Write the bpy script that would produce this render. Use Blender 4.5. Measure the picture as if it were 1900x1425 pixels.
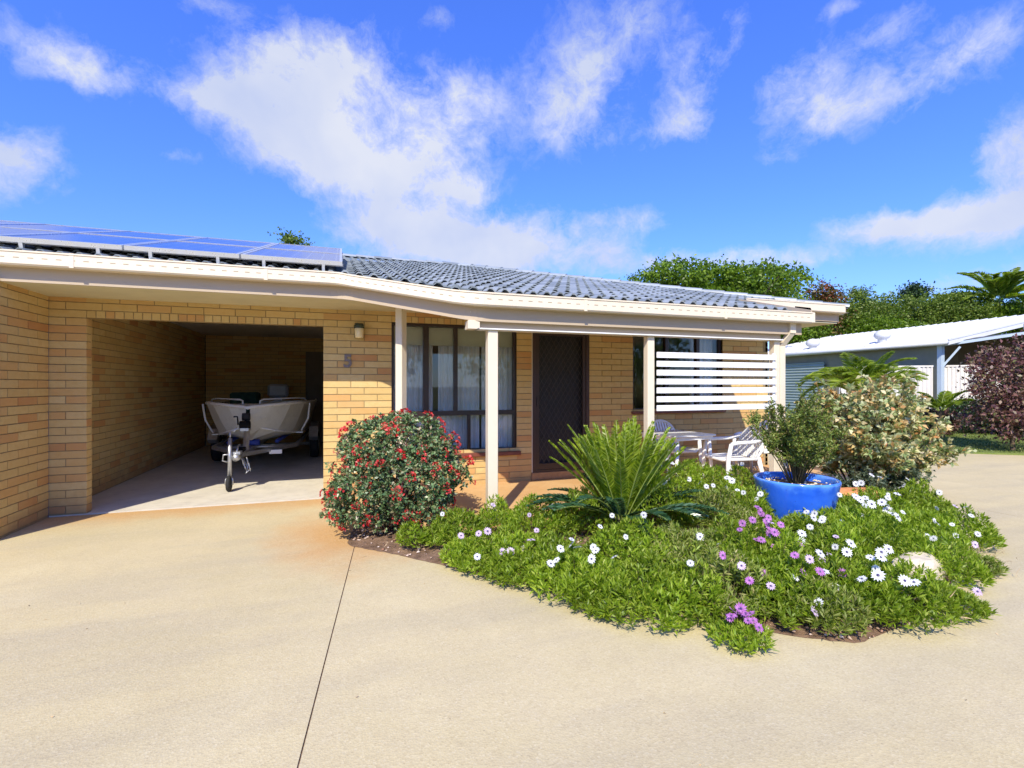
import bpy, math, random
import numpy as np
from mathutils import Vector, Matrix, Euler, noise as mn

R = random.Random(7)
NR = np.random.default_rng(11)
PI = math.pi
sc = bpy.context.scene
for o in list(bpy.data.objects):
    bpy.data.objects.remove(o)
COL = sc.collection

# ------------------------------------------------------------------ camera
TH = math.radians(18.8)
CAM = Vector((0.215, -6.763, 1.43))
cd = bpy.data.cameras.new('camera')
cam = bpy.data.objects.new('camera', cd)
COL.objects.link(cam)
cam.location = CAM
cam.rotation_euler = (PI / 2, 0, -TH)
cd.sensor_width = 36
cd.lens = 36 * 930 / 1900
cd.shift_y = 2.5 / 1900
cd.clip_start = 0.05
cd.clip_end = 3000
sc.camera = cam

sc.cycles.max_bounces = 14
sc.cycles.diffuse_bounces = 8

# ------------------------------------------------------------------ exposure
vs = sc.view_settings
vs.view_transform = 'Standard'
vs.look = 'None'
vs.gamma = 1
vs.use_curve_mapping = False
vs.exposure = 1.52

# ------------------------------------------------------------------ sun
EL = math.radians(42.5)
hx, hy = -0.495, -0.869                     # horizontal direction towards the sun
sd = Vector((hx * math.cos(EL), hy * math.cos(EL), math.sin(EL)))
sl = bpy.data.lights.new('sun', 'SUN')
sl.energy = 2.2
sl.angle = math.radians(0.55)
sl.color = (1.0, 0.925, 0.77)
sun = bpy.data.objects.new('sun', sl)
COL.objects.link(sun)
sun.rotation_euler = sd.to_track_quat('Z', 'Y').to_euler()
sun.location = (0, -10, 12)

# ------------------------------------------------------------------ node helpers
class G:
    def __init__(s, nt):
        s.nt = nt
        s.x = 0
    def n(s, typ, **kw):
        nd = s.nt.nodes.new(typ)
        nd.location = (s.x, 0)
        s.x += 40
        for k, v in kw.items():
            if k in ('inputs',):
                for a, b in v.items():
                    s.set(nd.inputs[a], b)
            else:
                setattr(nd, k, v)
        return nd
    def set(s, sock, v):
        if isinstance(v, bpy.types.NodeSocket):
            s.nt.links.new(v, sock)
        else:
            if isinstance(v, (tuple, list)) and len(v) == 3 and sock.type == 'RGBA':
                v = (*v, 1)
            sock.default_value = v
    def m(s, op, a, b=0.0, c=None, clamp=False):
        nd = s.n('ShaderNodeMath', operation=op, use_clamp=clamp)
        s.set(nd.inputs[0], a)
        s.set(nd.inputs[1], b)
        if c is not None:
            s.set(nd.inputs[2], c)
        return nd.outputs[0]
    def mix(s, f, a, b, blend='MIX'):
        nd = s.n('ShaderNodeMix', data_type='RGBA', blend_type=blend)
        s.set(nd.inputs[0], f)
        s.set(nd.inputs[6], a)
        s.set(nd.inputs[7], b)
        return nd.outputs[2]
    def vec(s, op, a, b=None, scale=None):
        nd = s.n('ShaderNodeVectorMath', operation=op)
        s.set(nd.inputs[0], a)
        if b is not None:
            s.set(nd.inputs[1], b)
        if scale is not None:
            s.set(nd.inputs['Scale'], scale)
        return nd.outputs['Value'] if op in ('DOT_PRODUCT', 'LENGTH', 'DISTANCE') else nd.outputs[0]
    def noise(s, vec, scale, detail=3, rough=0.5, out='Fac', dist=0.0):
        nd = s.n('ShaderNodeTexNoise')
        if vec is not None:
            s.set(nd.inputs['Vector'], vec)
        nd.inputs['Scale'].default_value = scale
        nd.inputs['Detail'].default_value = detail
        nd.inputs['Roughness'].default_value = rough
        nd.inputs['Distortion'].default_value = dist
        return nd.outputs[out]
    def rng(s, v, a, b, c=0.0, d=1.0, smooth=False):
        nd = s.n('ShaderNodeMapRange')
        if smooth:
            nd.interpolation_type = 'SMOOTHSTEP'
        s.set(nd.inputs[0], v)
        for i, q in zip((1, 2, 3, 4), (a, b, c, d)):
            nd.inputs[i].default_value = q
        return nd.outputs[0]
    def ramp(s, f, stops, interp='LINEAR'):
        nd = s.n('ShaderNodeValToRGB')
        cr = nd.color_ramp
        cr.interpolation = interp
        while len(cr.elements) > 1:
            cr.elements.remove(cr.elements[-1])
        for i, (p, c) in enumerate(stops):
            e = cr.elements[0] if i == 0 else cr.elements.new(p)
            e.position = p
            e.color = (*c, 1) if len(c) == 3 else c
        s.set(nd.inputs[0], f)
        return nd.outputs[0]

# ------------------------------------------------------------------ world: sky with clouds
def pixdir(px, py):
    u = (px - 950) / 930
    v = (715 - py) / 930
    d = Vector((math.sin(TH) + u * math.cos(TH), math.cos(TH) - u * math.sin(TH), v))
    return d.normalized()
world = bpy.data.worlds.new('World')
sc.world = world
world.use_nodes = True
wt = world.node_tree
wt.nodes.clear()
w = G(wt)
tc = w.n('ShaderNodeTexCoord')
D = tc.outputs['Generated']
sky = w.n('ShaderNodeTexSky', sky_type='NISHITA')
sky.sun_disc = False
sky.sun_elevation = EL
sky.sun_rotation = math.atan2(hx, hy)
sky.altitude = 0
sky.air_density = 1.0
sky.dust_density = 0.25
sky.ozone_density = 3.0
sepz = w.n('ShaderNodeSeparateXYZ')
w.set(sepz.inputs[0], D)
tint = w.ramp(w.m('MAXIMUM', sepz.outputs[2], 0.0), [(0, (.36, .47, .74)), (.12, (.36, .47, .76)), (.3, (.33, .50, .98)), (.6, (.35, .54, 1.18)), (1, (.40, .60, 1.25))])
skyc = w.mix(1.0, sky.outputs[0], tint, 'MULTIPLY')
# domain-warped direction
n1 = w.noise(D, 3.2, 5, 0.55, 'Color')
wv = w.vec('SCALE', w.vec('SUBTRACT', n1, (0.5, 0.5, 0.5)), scale=0.10)
n2 = w.noise(D, 12, 5, 0.6, 'Color')
wv2 = w.vec('SCALE', w.vec('SUBTRACT', n2, (0.5, 0.5, 0.5)), scale=0.045)
Dw = w.vec('ADD', w.vec('ADD', D, wv), wv2)
# (px, py, half-width, half-height, tilt, density): where each cloud bank stands in the sky, as directions
blobs = [(540, 195, 165, 70, 0, .95), (610, 110, 90, 55, 0, .6), (400, 195, 70, 30, 0, .6), (700, 130, 60, 80, 0, .45), (560, 270, 120, 50, 0, .65), (640, 320, 130, 55, 0, .75), (830, 260, 90, 80, 0, .6), (740, 330, 120, 50, 0, .6), (870, 345, 50, 25, 0, .5),
         (860, 150, 80, 35, 0, .5), (760, 190, 60, 40, 0, .4), (800, 430, 170, 45, 0, .8), (960, 440, 170, 50, 0, .75), (1160, 405, 75, 25, 0, .5), (900, 480, 250, 35, 0, .7), (700, 420, 90, 25, 0, .4), (520, 95, 45, 30, 0, .4),
         (100, 90, 90, 50, 0, .55), (170, 140, 60, 35, 0, .55), (30, 295, 75, 55, 0, 1.0), (320, 300, 45, 18, 0, .35), (265, 235, 40, 20, 0, .2), (1170, 40, 80, 60, 0, .5), (1090, 110, 60, 70, 0, .5), (1050, 210, 75, 55, 0, .5), (1030, 170, 90, 100, 0, .25),
         (1280, 130, 60, 80, 0, .5), (1270, 215, 70, 45, 0, .5), (1360, 60, 45, 50, 0, .35), (1220, 245, 90, 30, 0, .3), (1500, 145, 70, 55, 0, .68), (1600, 200, 95, 38, 0, .66), (1700, 150, 100, 60, 0, .3), (1820, 80, 75, 50, 0, .58), (1650, 60, 50, 40, 0, .4), (1560, 10, 50, 18, 0, .3),
         (1640, 415, 80, 30, 0, .75), (1760, 400, 120, 40, 0, .75), (1870, 380, 100, 50, 0, .8), (1880, 270, 70, 60, 0, .55), (1800, 300, 60, 30, 0, .35), (1480, 490, 110, 18, 0, .5), (1830, 510, 120, 28, 0, .6), (1400, 480, 120, 15, 0, .2), (1240, 500, 170, 30, 0, .6), (1470, 285, 45, 25, 0, .28), (400, 5, 60, 22, 0, .4), (820, 50, 35, 18, 0, .35),
         (-260, 200, 200, 100, 0, .7), (2200, 200, 220, 120, 0, .6), (600, -330, 300, 120, 15, .6), (1500, -420, 300, 120, -20, .5), (-500, 450, 200, 60, 0, .6)]
tot = None
for (px, py, rw, rh, tilt, dens) in blobs:
    c = pixdir(px, py)
    a = c.cross(Vector((0, 0, 1))).normalized()
    b = a.cross(c).normalized()
    t = math.radians(tilt)
    a2 = a * math.cos(t) + b * math.sin(t)
    b2 = -a * math.sin(t) + b * math.cos(t)
    cosang = c.dot(Vector((math.sin(TH), math.cos(TH), 0)))
    ra = rw / 930 * cosang * 1.04
    rb = rh / 930 * cosang * 1.04
    dl = w.vec('SUBTRACT', Dw, tuple(c))
    qa = w.m('MULTIPLY', w.vec('DOT_PRODUCT', dl, tuple(a2)), 1 / ra)
    qb = w.m('MULTIPLY', w.vec('DOT_PRODUCT', dl, tuple(b2)), 1 / rb)
    qc = w.m('MULTIPLY', w.vec('DOT_PRODUCT', dl, tuple(c)), 1.5)
    q2 = w.m('ADD', w.m('ADD', w.m('MULTIPLY', qa, qa), w.m('MULTIPLY', qb, qb)), w.m('MULTIPLY', qc, qc))
    g = w.m('MULTIPLY', w.m('POWER', 2.718, w.m('MULTIPLY', q2, -1.1)), dens)
    tot = g if tot is None else w.m('ADD', tot, g)
# faint thin cloud everywhere else, so that the sky goes on outside the frame
sepd = w.n('ShaderNodeSeparateXYZ')
w.set(sepd.inputs[0], D)
zz = w.m('MAXIMUM', sepd.outputs[2], 0.08)
plane = w.vec('SCALE', D, scale=w.m('DIVIDE', 1.0, zz))
gen = w.rng(w.noise(plane, 0.55, 5, 0.6), 0.52, 0.78, 0, 0.5, True)
fine = w.noise(Dw, 9, 8, 0.68)
fine2 = w.noise(Dw, 34, 5, 0.7)
fmod = w.m('ADD', w.m('MULTIPLY', w.m('SUBTRACT', fine, 0.5), 2.4), w.m('MULTIPLY', w.m('SUBTRACT', fine2, 0.5), 1.2))
dsum = w.m('ADD', w.m('ADD', tot, w.m('MULTIPLY', gen, 0.25)), w.m('MULTIPLY', fmod, w.m('MINIMUM', w.m('ADD', tot, 0.25), 0.8)))
mask = w.rng(dsum, 0.22, 1.0, 0, 0.95, False)
mask = w.m('POWER', mask, 1.15)
shade = w.noise(Dw, 5, 4, 0.5)
cloudc = w.mix(w.rng(shade, 0.35, 0.68), (1.95, 2.2, 2.95), (2.65, 2.75, 3.05))
mask = w.m('MULTIPLY', mask, w.rng(sepd.outputs[2], -0.02, 0.05))
skyf = w.mix(mask, skyc, cloudc)
bg = w.n('ShaderNodeBackground')
w.set(bg.inputs[0], skyf)
bg.inputs[1].default_value = 0.105
wo = w.n('ShaderNodeOutputWorld')
wt.links.new(bg.outputs[0], wo.inputs[0])
world.cycles.sampling_method = 'MANUAL'
world.cycles.sample_map_resolution = 512

# ------------------------------------------------------------------ materials
MATS = {}
def new_mat(name):
    m = bpy.data.materials.new(name)
    m.use_nodes = True
    m.node_tree.nodes.clear()
    MATS[name] = m
    return m, G(m.node_tree)
def finish(m, g, col, rough=0.6, bump=None, bstr=0.3, bdist=0.01, spec=0.5, metal=0.0, trans=None, coat=0.0):
    p = g.n('ShaderNodeBsdfPrincipled')
    g.set(p.inputs['Base Color'], col)
    g.set(p.inputs['Roughness'], rough)
    g.set(p.inputs['Specular IOR Level'], spec)
    g.set(p.inputs['Metallic'], metal)
    g.set(p.inputs['Coat Weight'], coat)
    if bump is not None:
        b = g.n('ShaderNodeBump')
        b.inputs['Strength'].default_value = bstr
        b.inputs['Distance'].default_value = bdist
        g.set(b.inputs['Height'], bump)
        g.nt.links.new(b.outputs[0], p.inputs['Normal'])
    out = g.n('ShaderNodeOutputMaterial')
    sh = p.outputs[0]
    if trans is not None:
        tr = g.n('ShaderNodeBsdfTranslucent')
        g.set(tr.inputs[0], trans[0])
        mx = g.n('ShaderNodeMixShader')
        mx.inputs[0].default_value = trans[1]
        g.nt.links.new(sh, mx.inputs[1])
        g.nt.links.new(tr.outputs[0], mx.inputs[2])
        sh = mx.outputs[0]
    g.nt.links.new(sh, out.inputs[0])
    return m
def simple(name, col, rough=0.55, var=0.12, scale=6, spec=0.5, metal=0.0, bstr=0.0, bscale=60, coat=0.0, dirt=0.0, dirtc=(0.12, 0.09, 0.05)):
    m, g = new_mat(name)
    t = g.n('ShaderNodeTexCoord').outputs['Object']
    nz = g.noise(t, scale, 5, 0.6)
    c = g.mix(g.rng(nz, 0.3, 0.7), tuple(x * (1 - var) for x in col), tuple(min(1, x * (1 + var)) for x in col))
    if dirt:
        c = g.mix(g.m('MULTIPLY', g.rng(g.noise(t, scale * 2.7, 6, 0.7), 0.5, 0.75), dirt), c, dirtc)
    bump = g.noise(t, bscale, 3, 0.6) if bstr else None
    rr = g.rng(g.noise(t, scale * 3, 3, 0.6), 0.3, 0.7, max(0, rough - 0.08), min(1, rough + 0.08))
    return finish(m, g, c, rr, bump, bstr, 0.004, spec, metal, coat=coat)
def leafmat(name, stops, rough=0.45, tr=0.35, spec=0.4, trgain=1.3):
    m, g = new_mat(name)
    isl = g.n('ShaderNodeNewGeometry').outputs['Random Per Island']
    oi = g.n('ShaderNodeObjectInfo').outputs['Random']
    f = g.m('FRACT', g.m('ADD', isl, g.m('MULTIPLY', oi, 0.37)))
    c = g.ramp(f, stops)
    t = g.n('ShaderNodeNewGeometry').outputs['Position']
    c = g.mix(g.rng(g.noise(t, 2.6, 3), 0.35, 0.65, 0, 0.45), c, tuple(0.5 * x for x in stops[0][1]))
    tcol = g.mix(1.0, c, (trgain, trgain * 1.1, trgain * 0.7), 'MULTIPLY')
    return finish(m, g, c, rough, spec=spec, trans=(tcol, tr))

# brick
def brickmat(name, k=1.0):
    m, g = new_mat(name)
    isl = g.n('ShaderNodeNewGeometry').outputs['Random Per Island']
    oi = g.n('ShaderNodeObjectInfo').outputs['Random']
    f = g.m('FRACT', g.m('ADD', isl, oi))
    c = g.ramp(f, [(0.0, (.58 * k, .40 * k, .155 * k)), (.22, (.63 * k, .455 * k, .185 * k)), (.45, (.60 * k, .42 * k, .17 * k)), (.62, (.66 * k, .49 * k, .215 * k)), (.76, (.60 * k, .385 * k, .145 * k)), (.88, (.60 * k, .34 * k, .125 * k)), (.96, (.53 * k, .26 * k, .10 * k)), (1, (.64 * k, .46 * k, .19 * k))])
    t = g.n('ShaderNodeNewGeometry').outputs['Position']
    nz = g.noise(t, 14, 5, 0.65)
    c = g.mix(g.rng(nz, 0.42, 0.75, 0, 0.45), c, (.54 * k, .32 * k, 0.094 * k))
    c = g.mix(g.rng(g.noise(t, 3.1, 4, 0.6), 0.5, 0.8, 0, 0.25), c, (.62 * k, .48 * k, 0.203 * k))
    zs = g.n('ShaderNodeSeparateXYZ')
    g.set(zs.inputs[0], t)
    splash = g.rng(g.m('ADD', zs.outputs[2], g.m('MULTIPLY', g.noise(t, 6, 4, .6), .5)), .30, .52, .55, 0)
    c = g.mix(splash, c, (.36, .21, .10))
    sp = g.noise(t, 260, 2, 0.5)
    c = g.mix(g.rng(sp, 0.62, 0.72, 0, 0.35), c, (.25, .13, .05))
    return finish(m, g, c, 0.82, g.noise(t, 190, 3, 0.7), 0.35, 0.003, 0.25)
M_BRICK = brickmat('brick_face')
M_MORTAR = simple('mortar', (.33, .245, .125), 0.95, 0.15, 20, 0.1, bstr=0.4, bscale=200)
M_TRIM = simple('cream_trim_paint', (.72, .62, .46), 0.42, 0.03, 3, 0.45, dirt=0.10, dirtc=(.45, .38, .27))
M_WHITE = simple('white_paint', (.84, .83, .80), 0.38, 0.02, 3, 0.5, dirt=0.05, dirtc=(.5, .47, .4))
M_FASCIA = simple('taupe_fascia_paint', (.46, .365, .25), 0.5, 0.03, 2, 0.4)
M_SOFFIT = simple('pale_soffit_sheet', (.62, .57, .38), 0.7, 0.05, 3, 0.3, dirt=0.15, dirtc=(.4, .38, .2))
M_CEIL = simple('garage_ceiling_board', (.66, .62, .56), 0.8, 0.05, 2, 0.2)
M_FRAME = simple('dark_bronze_aluminium', (.03, .016, .013), 0.35, 0.15, 10, 0.6)
M_SILL = simple('brown_sill_tile', (.17, .055, .035), 0.4, 0.25, 12, 0.5)
M_DARK = simple('dark_recess', (.012, .012, .012), 0.9, 0.2, 5, 0.1)
M_RUBBER = simple('black_rubber', (.022, .022, .022), 0.75, 0.2, 20, 0.3)
M_GALV = simple('galvanised_steel', (.46, .47, .48), 0.38, 0.18, 25, 0.5, metal=0.75)
M_ALU = simple('painted_aluminium_hull', (.70, .70, .62), 0.38, 0.06, 4, 0.5, metal=0.1, dirt=0.2, dirtc=(.25, .23, .17))
M_HULLW = simple('white_boat_paint', (.78, .77, .72), 0.3, 0.04, 5, 0.5)
M_BLUEP = simple('faded_blue_roller', (.03, .06, .30), 0.5, 0.15, 8)
M_CONC_G = simple('grey_garage_concrete', (.60, .55, .44), 0.8, 0.10, 2.5, 0.25, bstr=0.3, bscale=120, dirt=0.25, dirtc=(.2, .17, .12))
M_PLASTIC = simple('white_resin_plastic', (.82, .83, .83), 0.32, 0.02, 6, 0.5, dirt=0.05, dirtc=(.5, .5, .45))
M_GREENC = simple('dark_green_canvas', (.02, .05, .035), 0.8, 0.25, 15, 0.2)
M_COWL = simple('grey_blue_motor_cowl', (.42, .46, .54), 0.35, 0.05, 8)
M_CREAMGLASS = simple('cream_lamp_diffuser', (.86, .72, .42), 0.3, 0.05, 10)
M_LAMPCAP = simple('dark_green_lamp_cap', (.04, .055, .035), 0.4, 0.2, 15)
M_NUM = simple('dull_pewter_numeral', (.19, .15, .13), 0.5, 0.2, 30, metal=0.1)
M_DOORIN = simple('dark_timber_door', (.018, .016, .02), 0.5, 0.2, 4)
M_GARDOOR = simple('beige_painted_door', (.20, .16, .11), 0.6, 0.1, 5)
M_ROOM = simple('room_plaster', (.55, .52, .46), 0.8, 0.05, 2)
M_BLIND = simple('roller_blind_fabric', (.62, .62, .48), 0.8, 0.04, 6)
M_BARK = simple('bark', (.13, .095, .065), 0.9, 0.35, 14, 0.2, bstr=0.8, bscale=30)
M_STEM = simple('green_brown_stems', (.10, .085, .04), 0.8, 0.3, 20, 0.2)
M_PSTEM = simple('pale_frond_rib', (.28, .36, .08), 0.5, 0.2, 20)
M_STRAW = simple('dry_straw', (.50, .36, .20), 0.8, 0.3, 20)
M_ROCK = simple('cream_sandstone', (.62, .53, .38), 0.85, 0.2, 9, 0.25, bstr=0.7, bscale=28, dirt=0.3, dirtc=(.3, .22, .14))
M_ROCKO = simple('orange_sandstone', (.62, .25, .10), 0.85, 0.28, 12, 0.25, bstr=0.7, bscale=35)
M_POTB = None
M_WHITEROOF = simple('white_steel_roofing', (.62, .62, .61), 0.45, 0.05, 1.5, 0.5, dirt=0.3, dirtc=(.45, .42, .38))
M_CARP = simple('blue_grey_steelwork', (.42, .50, .56), 0.45, 0.05, 5)
M_SHEDG = simple('grey_green_steel', (.27, .33, .31), 0.5, 0.05, 2)
M_SHEDW = simple('olive_grey_wall', (.23, .21, .14), 0.7, 0.1, 2)
M_CREAMSTEEL = simple('cream_corrugated_steel', (.70, .66, .60), 0.5, 0.05, 3)
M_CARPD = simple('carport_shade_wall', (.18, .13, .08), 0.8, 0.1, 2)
M_PVAL = simple('solar_frame_aluminium', (.72, .74, .76), 0.32, 0.04, 6, metal=0.7)

def mat_pot():
    m, g = new_mat('cobalt_glaze')
    t = g.n('ShaderNodeTexCoord').outputs['Object']
    c = g.mix(g.rng(g.noise(t, 5, 4), 0.3, 0.7), (.012, .085, .56), (.035, .16, .78))
    sz_ = g.n('ShaderNodeSeparateXYZ')
    g.set(sz_.inputs[0], t)
    lip = g.rng(g.m('ADD', sz_.outputs[2], g.m('MULTIPLY', g.noise(t, 9, 4), .22)), .50, .60, 0, .75, True)
    c = g.mix(lip, c, (.12, .34, .86))
    c = g.mix(g.rng(g.m('ADD', sz_.outputs[2], g.m('MULTIPLY', g.noise(t, 22, 4), .1)), .18, .08, 0, .6), c, (.10, .07, .06))
    c = g.mix(g.rng(g.noise(t, 40, 4, .7), 0.62, 0.74, 0, .6), c, (.01, .03, .22))
    return finish(m, g, c, 0.16, g.noise(t, 18, 2), 0.15, 0.006, 0.6, coat=0.5)
M_POTB = mat_pot()

def mat_drive():
    m, g = new_mat('buff_exposed_concrete')
    P = g.n('ShaderNodeNewGeometry').outputs['Position']
    big = g.noise(P, 0.55, 5, 0.6, dist=0.6)
    c = g.mix(g.rng(big, 0.32, 0.7), (.50, .41, .215), (.59, .49, .28))
    # darker streaks stretched diagonally across the drive
    mp = g.n('ShaderNodeMapping')
    g.set(mp.inputs[0], P)
    mp.inputs['Rotation'].default_value = (0, 0, -0.9)
    mp.inputs['Scale'].default_value = (0.35, 1.9, 1)
    st = g.noise(mp.outputs[0], 1.0, 5, 0.6)
    c = g.mix(g.rng(st, 0.47, 0.70, 0, 0.75), c, (.40, .34, .22))
    mid = g.noise(P, 4.5, 6, 0.68)
    c = g.mix(g.rng(mid, 0.42, 0.7, 0, 0.34), c, (.44, .36, .23))
    pale = g.noise(P, 1.3, 4, 0.55)
    c = g.mix(g.rng(pale, 0.55, 0.75, 0, 0.4), c, (.65, .555, .32))
    spot = g.noise(P, 7.5, 2, 0.4)
    c = g.mix(g.rng(spot, 0.77, 0.80, 0, 0.5), c, (.28, .22, .14))
    # iron-orange staining that hugs the slab edge by the garage and the bed corner
    s = g.n('ShaderNodeSeparateXYZ')
    g.set(s.inputs[0], P)
    wob = g.m('MULTIPLY', g.m('SUBTRACT', g.noise(P, 1.7, 5, 0.6), 0.5), 0.9)
    ed = g.rng(g.m('ADD', s.outputs[1], wob), -0.75, 0.05, 0, 1, True)
    dx = g.m('SUBTRACT', s.outputs[0], 0.35)
    dy = g.m('ADD', s.outputs[1], 1.75)
    rr = g.m('SQRT', g.m('ADD', g.m('MULTIPLY', dx, dx), g.m('MULTIPLY', dy, g.m('MULTIPLY', dy, 0.55))))
    cor = g.rng(g.m('ADD', rr, wob), 0.25, 0.95, 1, 0, True)
    stn = g.m('MAXIMUM', g.m('MULTIPLY', ed, 0.95), g.m('MULTIPLY', cor, 0.95))
    stn = g.m('MULTIPLY', stn, g.rng(s.outputs[0], 2.0, 1.0))
    c = g.mix(stn, c, (.52, .275, .09))
    # old grey tyre scuff
    dx2 = g.m('SUBTRACT', s.outputs[0], -1.9)
    dy2 = g.m('SUBTRACT', s.outputs[1], -4.15)
    rr2 = g.m('SQRT', g.m('ADD', g.m('MULTIPLY', dx2, dx2), g.m('MULTIPLY', dy2, dy2)))
    c = g.mix(g.m('MULTIPLY', g.rng(g.m('ADD', rr2, g.m('MULTIPLY', wob, 0.3)), 0.03, 0.22, 1, 0, True), 0.35), c, (.2, .18, .16))
    # aggregate
    vo = g.n('ShaderNodeTexVoronoi')
    g.set(vo.inputs['Vector'], P)
    vo.inputs['Scale'].default_value = 105
    sep = g.n('ShaderNodeSeparateColor')
    g.set(sep.inputs[0], vo.outputs['Color'])
    ag = g.ramp(sep.outputs[0], [(0, (.30, .23, .12)), (.14, (.46, .38, .20)), (.5, (.56, .475, .26)), (.85, (.64, .55, .32)), (1, (.74, .67, .46))])
    c = g.mix(0.20, c, ag)
    sp = g.noise(P, 60, 2, 0.5)
    c = g.mix(g.rng(sp, 0.70, 0.76, 0, 0.5), c, (.23, .17, .11))
    return finish(m, g, c, 0.85, g.m('ADD', vo.outputs['Distance'], g.noise(P, 30, 3)), 0.25, 0.004, 0.25)
M_DRIVE = mat_drive()

def mat_patio():
    m, g = new_mat('ochre_patio_concrete')
    P = g.n('ShaderNodeNewGeometry').outputs['Position']
    c = g.mix(g.rng(g.noise(P, 1.4, 5, .6), 0.3, 0.7), (.56, .33, .135), (.64, .41, .19))
    c = g.mix(g.rng(g.noise(P, 14, 5, .7), 0.45, 0.75, 0, .4), c, (.45, .25, .10))
    return finish(m, g, c, 0.8, g.noise(P, 120, 3), 0.3, 0.003, 0.25)
M_PATIO = mat_patio()

def mat_soil():
    m, g = new_mat('bed_soil')
    P = g.n('ShaderNodeNewGeometry').outputs['Position']
    c = g.mix(g.rng(g.noise(P, 9, 6, .7), 0.3, 0.7), (.10, .06, .035), (.30, .19, .12))
    return finish(m, g, c, 0.95, g.noise(P, 45, 4, .7), 0.9, 0.02, 0.1)
M_SOIL = mat_soil()

def mat_ground():
    m, g = new_mat('dry_verge')
    P = g.n('ShaderNodeNewGeometry').outputs['Position']
    c = g.mix(g.rng(g.noise(P, .4, 6, .7), 0.3, 0.7), (.09, .11, .035), (.16, .15, .06))
    return finish(m, g, c, 0.95, g.noise(P, 20, 4, .7), 0.5, 0.03, 0.1)
M_GROUND = mat_ground()
def mat_lawn():
    m, g = new_mat('mown_lawn')
    P = g.n('ShaderNodeNewGeometry').outputs['Position']
    c = g.mix(g.rng(g.noise(P, 1.2, 6, .7), 0.3, 0.7), (.15, .21, .045), (.23, .27, .075))
    c = g.mix(g.rng(g.noise(P, 40, 4, .7), 0.4, 0.7, 0, .5), c, (.10, .15, .03))
    return finish(m, g, c, 0.9, g.noise(P, 70, 3, .7), 0.8, 0.02, 0.15)
M_LAWN = mat_lawn()

def mat_tile():
    m, g = new_mat('glazed_grey_roof_tile')
    isl = g.n('ShaderNodeNewGeometry').outputs['Random Per Island']
    oi = g.n('ShaderNodeObjectInfo').outputs['Random']
    f = g.m('FRACT', g.m('ADD', isl, oi))
    c = g.ramp(f, [(0, (.18, .205, .215)), (.5, (.25, .28, .29)), (1, (.33, .36, .37))])
    P = g.n('ShaderNodeNewGeometry').outputs['Position']
    c = g.mix(g.rng(g.noise(P, 5, 6, .7), 0.48, 0.75, 0, .55), c, (.17, .19, .17))
    c = g.mix(g.rng(g.noise(P, 45, 4, .7), 0.55, 0.75, 0, .4), c, (.45, .46, .44))
    return finish(m, g, c, 0.36, g.noise(P, 90, 3), 0.2, 0.003, 0.55)
M_TILE = mat_tile()

def mat_pv():
    m, g = new_mat('solar_cells')
    t = g.n('ShaderNodeTexCoord').outputs['Object']
    s = g.n('ShaderNodeSeparateXYZ')
    g.set(s.inputs[0], t)
    fx = g.m('FRACT', g.m('DIVIDE', s.outputs[0], 0.1575))
    fy = g.m('FRACT', g.m('DIVIDE', s.outputs[1], 0.1575))
    gx = g.m('LESS_THAN', g.m('ABSOLUTE', g.m('SUBTRACT', fx, 0.5)), 0.485)
    gy = g.m('LESS_THAN', g.m('ABSOLUTE', g.m('SUBTRACT', fy, 0.5)), 0.485)
    c = g.mix(g.m('MULTIPLY', gx, gy), (.30, .32, .42), (.025, .04, .20))
    return finish(m, g, c, 0.13, spec=0.5, coat=0.0)
M_PV = mat_pv()

def mat_glass():
    m, g = new_mat('window_glass')
    gl = g.n('ShaderNodeBsdfGlossy')
    gl.inputs['Roughness'].default_value = 0.015
    gl.inputs['Color'].default_value = (.95, .97, .96, 1)
    tr = g.n('ShaderNodeBsdfTransparent')
    tr.inputs[0].default_value = (.95, .97, .96, 1)
    fr = g.n('ShaderNodeFresnel')
    fr.inputs[0].default_value = 1.5
    mx = g.n('ShaderNodeMixShader')
    f = g.m('ADD', g.m('MULTIPLY', fr.outputs[0], 1.3), 0.03, clamp=True)
    g.set(mx.inputs[0], f)
    g.nt.links.new(tr.outputs[0], mx.inputs[1])
    g.nt.links.new(gl.outputs[0], mx.inputs[2])
    out = g.n('ShaderNodeOutputMaterial')
    g.nt.links.new(mx.outputs[0], out.inputs[0])
    return m
M_GLASS = mat_glass()
def mat_sheer():
    m, g = new_mat('sheer_curtain')
    t = g.n('ShaderNodeTexCoord').outputs['Object']
    c = g.mix(g.rng(g.noise(t, 8, 3), .3, .7), (.78, .79, .80), (.86, .86, .86))
    d = g.n('ShaderNodeBsdfDiffuse')
    g.set(d.inputs[0], c)
    tr = g.n('ShaderNodeBsdfTransparent')
    mx = g.n('ShaderNodeMixShader')
    mx.inputs[0].default_value = 0.92
    g.nt.links.new(tr.outputs[0], mx.inputs[1])
    g.nt.links.new(d.outputs[0], mx.inputs[2])
    out = g.n('ShaderNodeOutputMaterial')
    g.nt.links.new(mx.outputs[0], out.inputs[0])
    return m
M_SHEER = mat_sheer()

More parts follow.
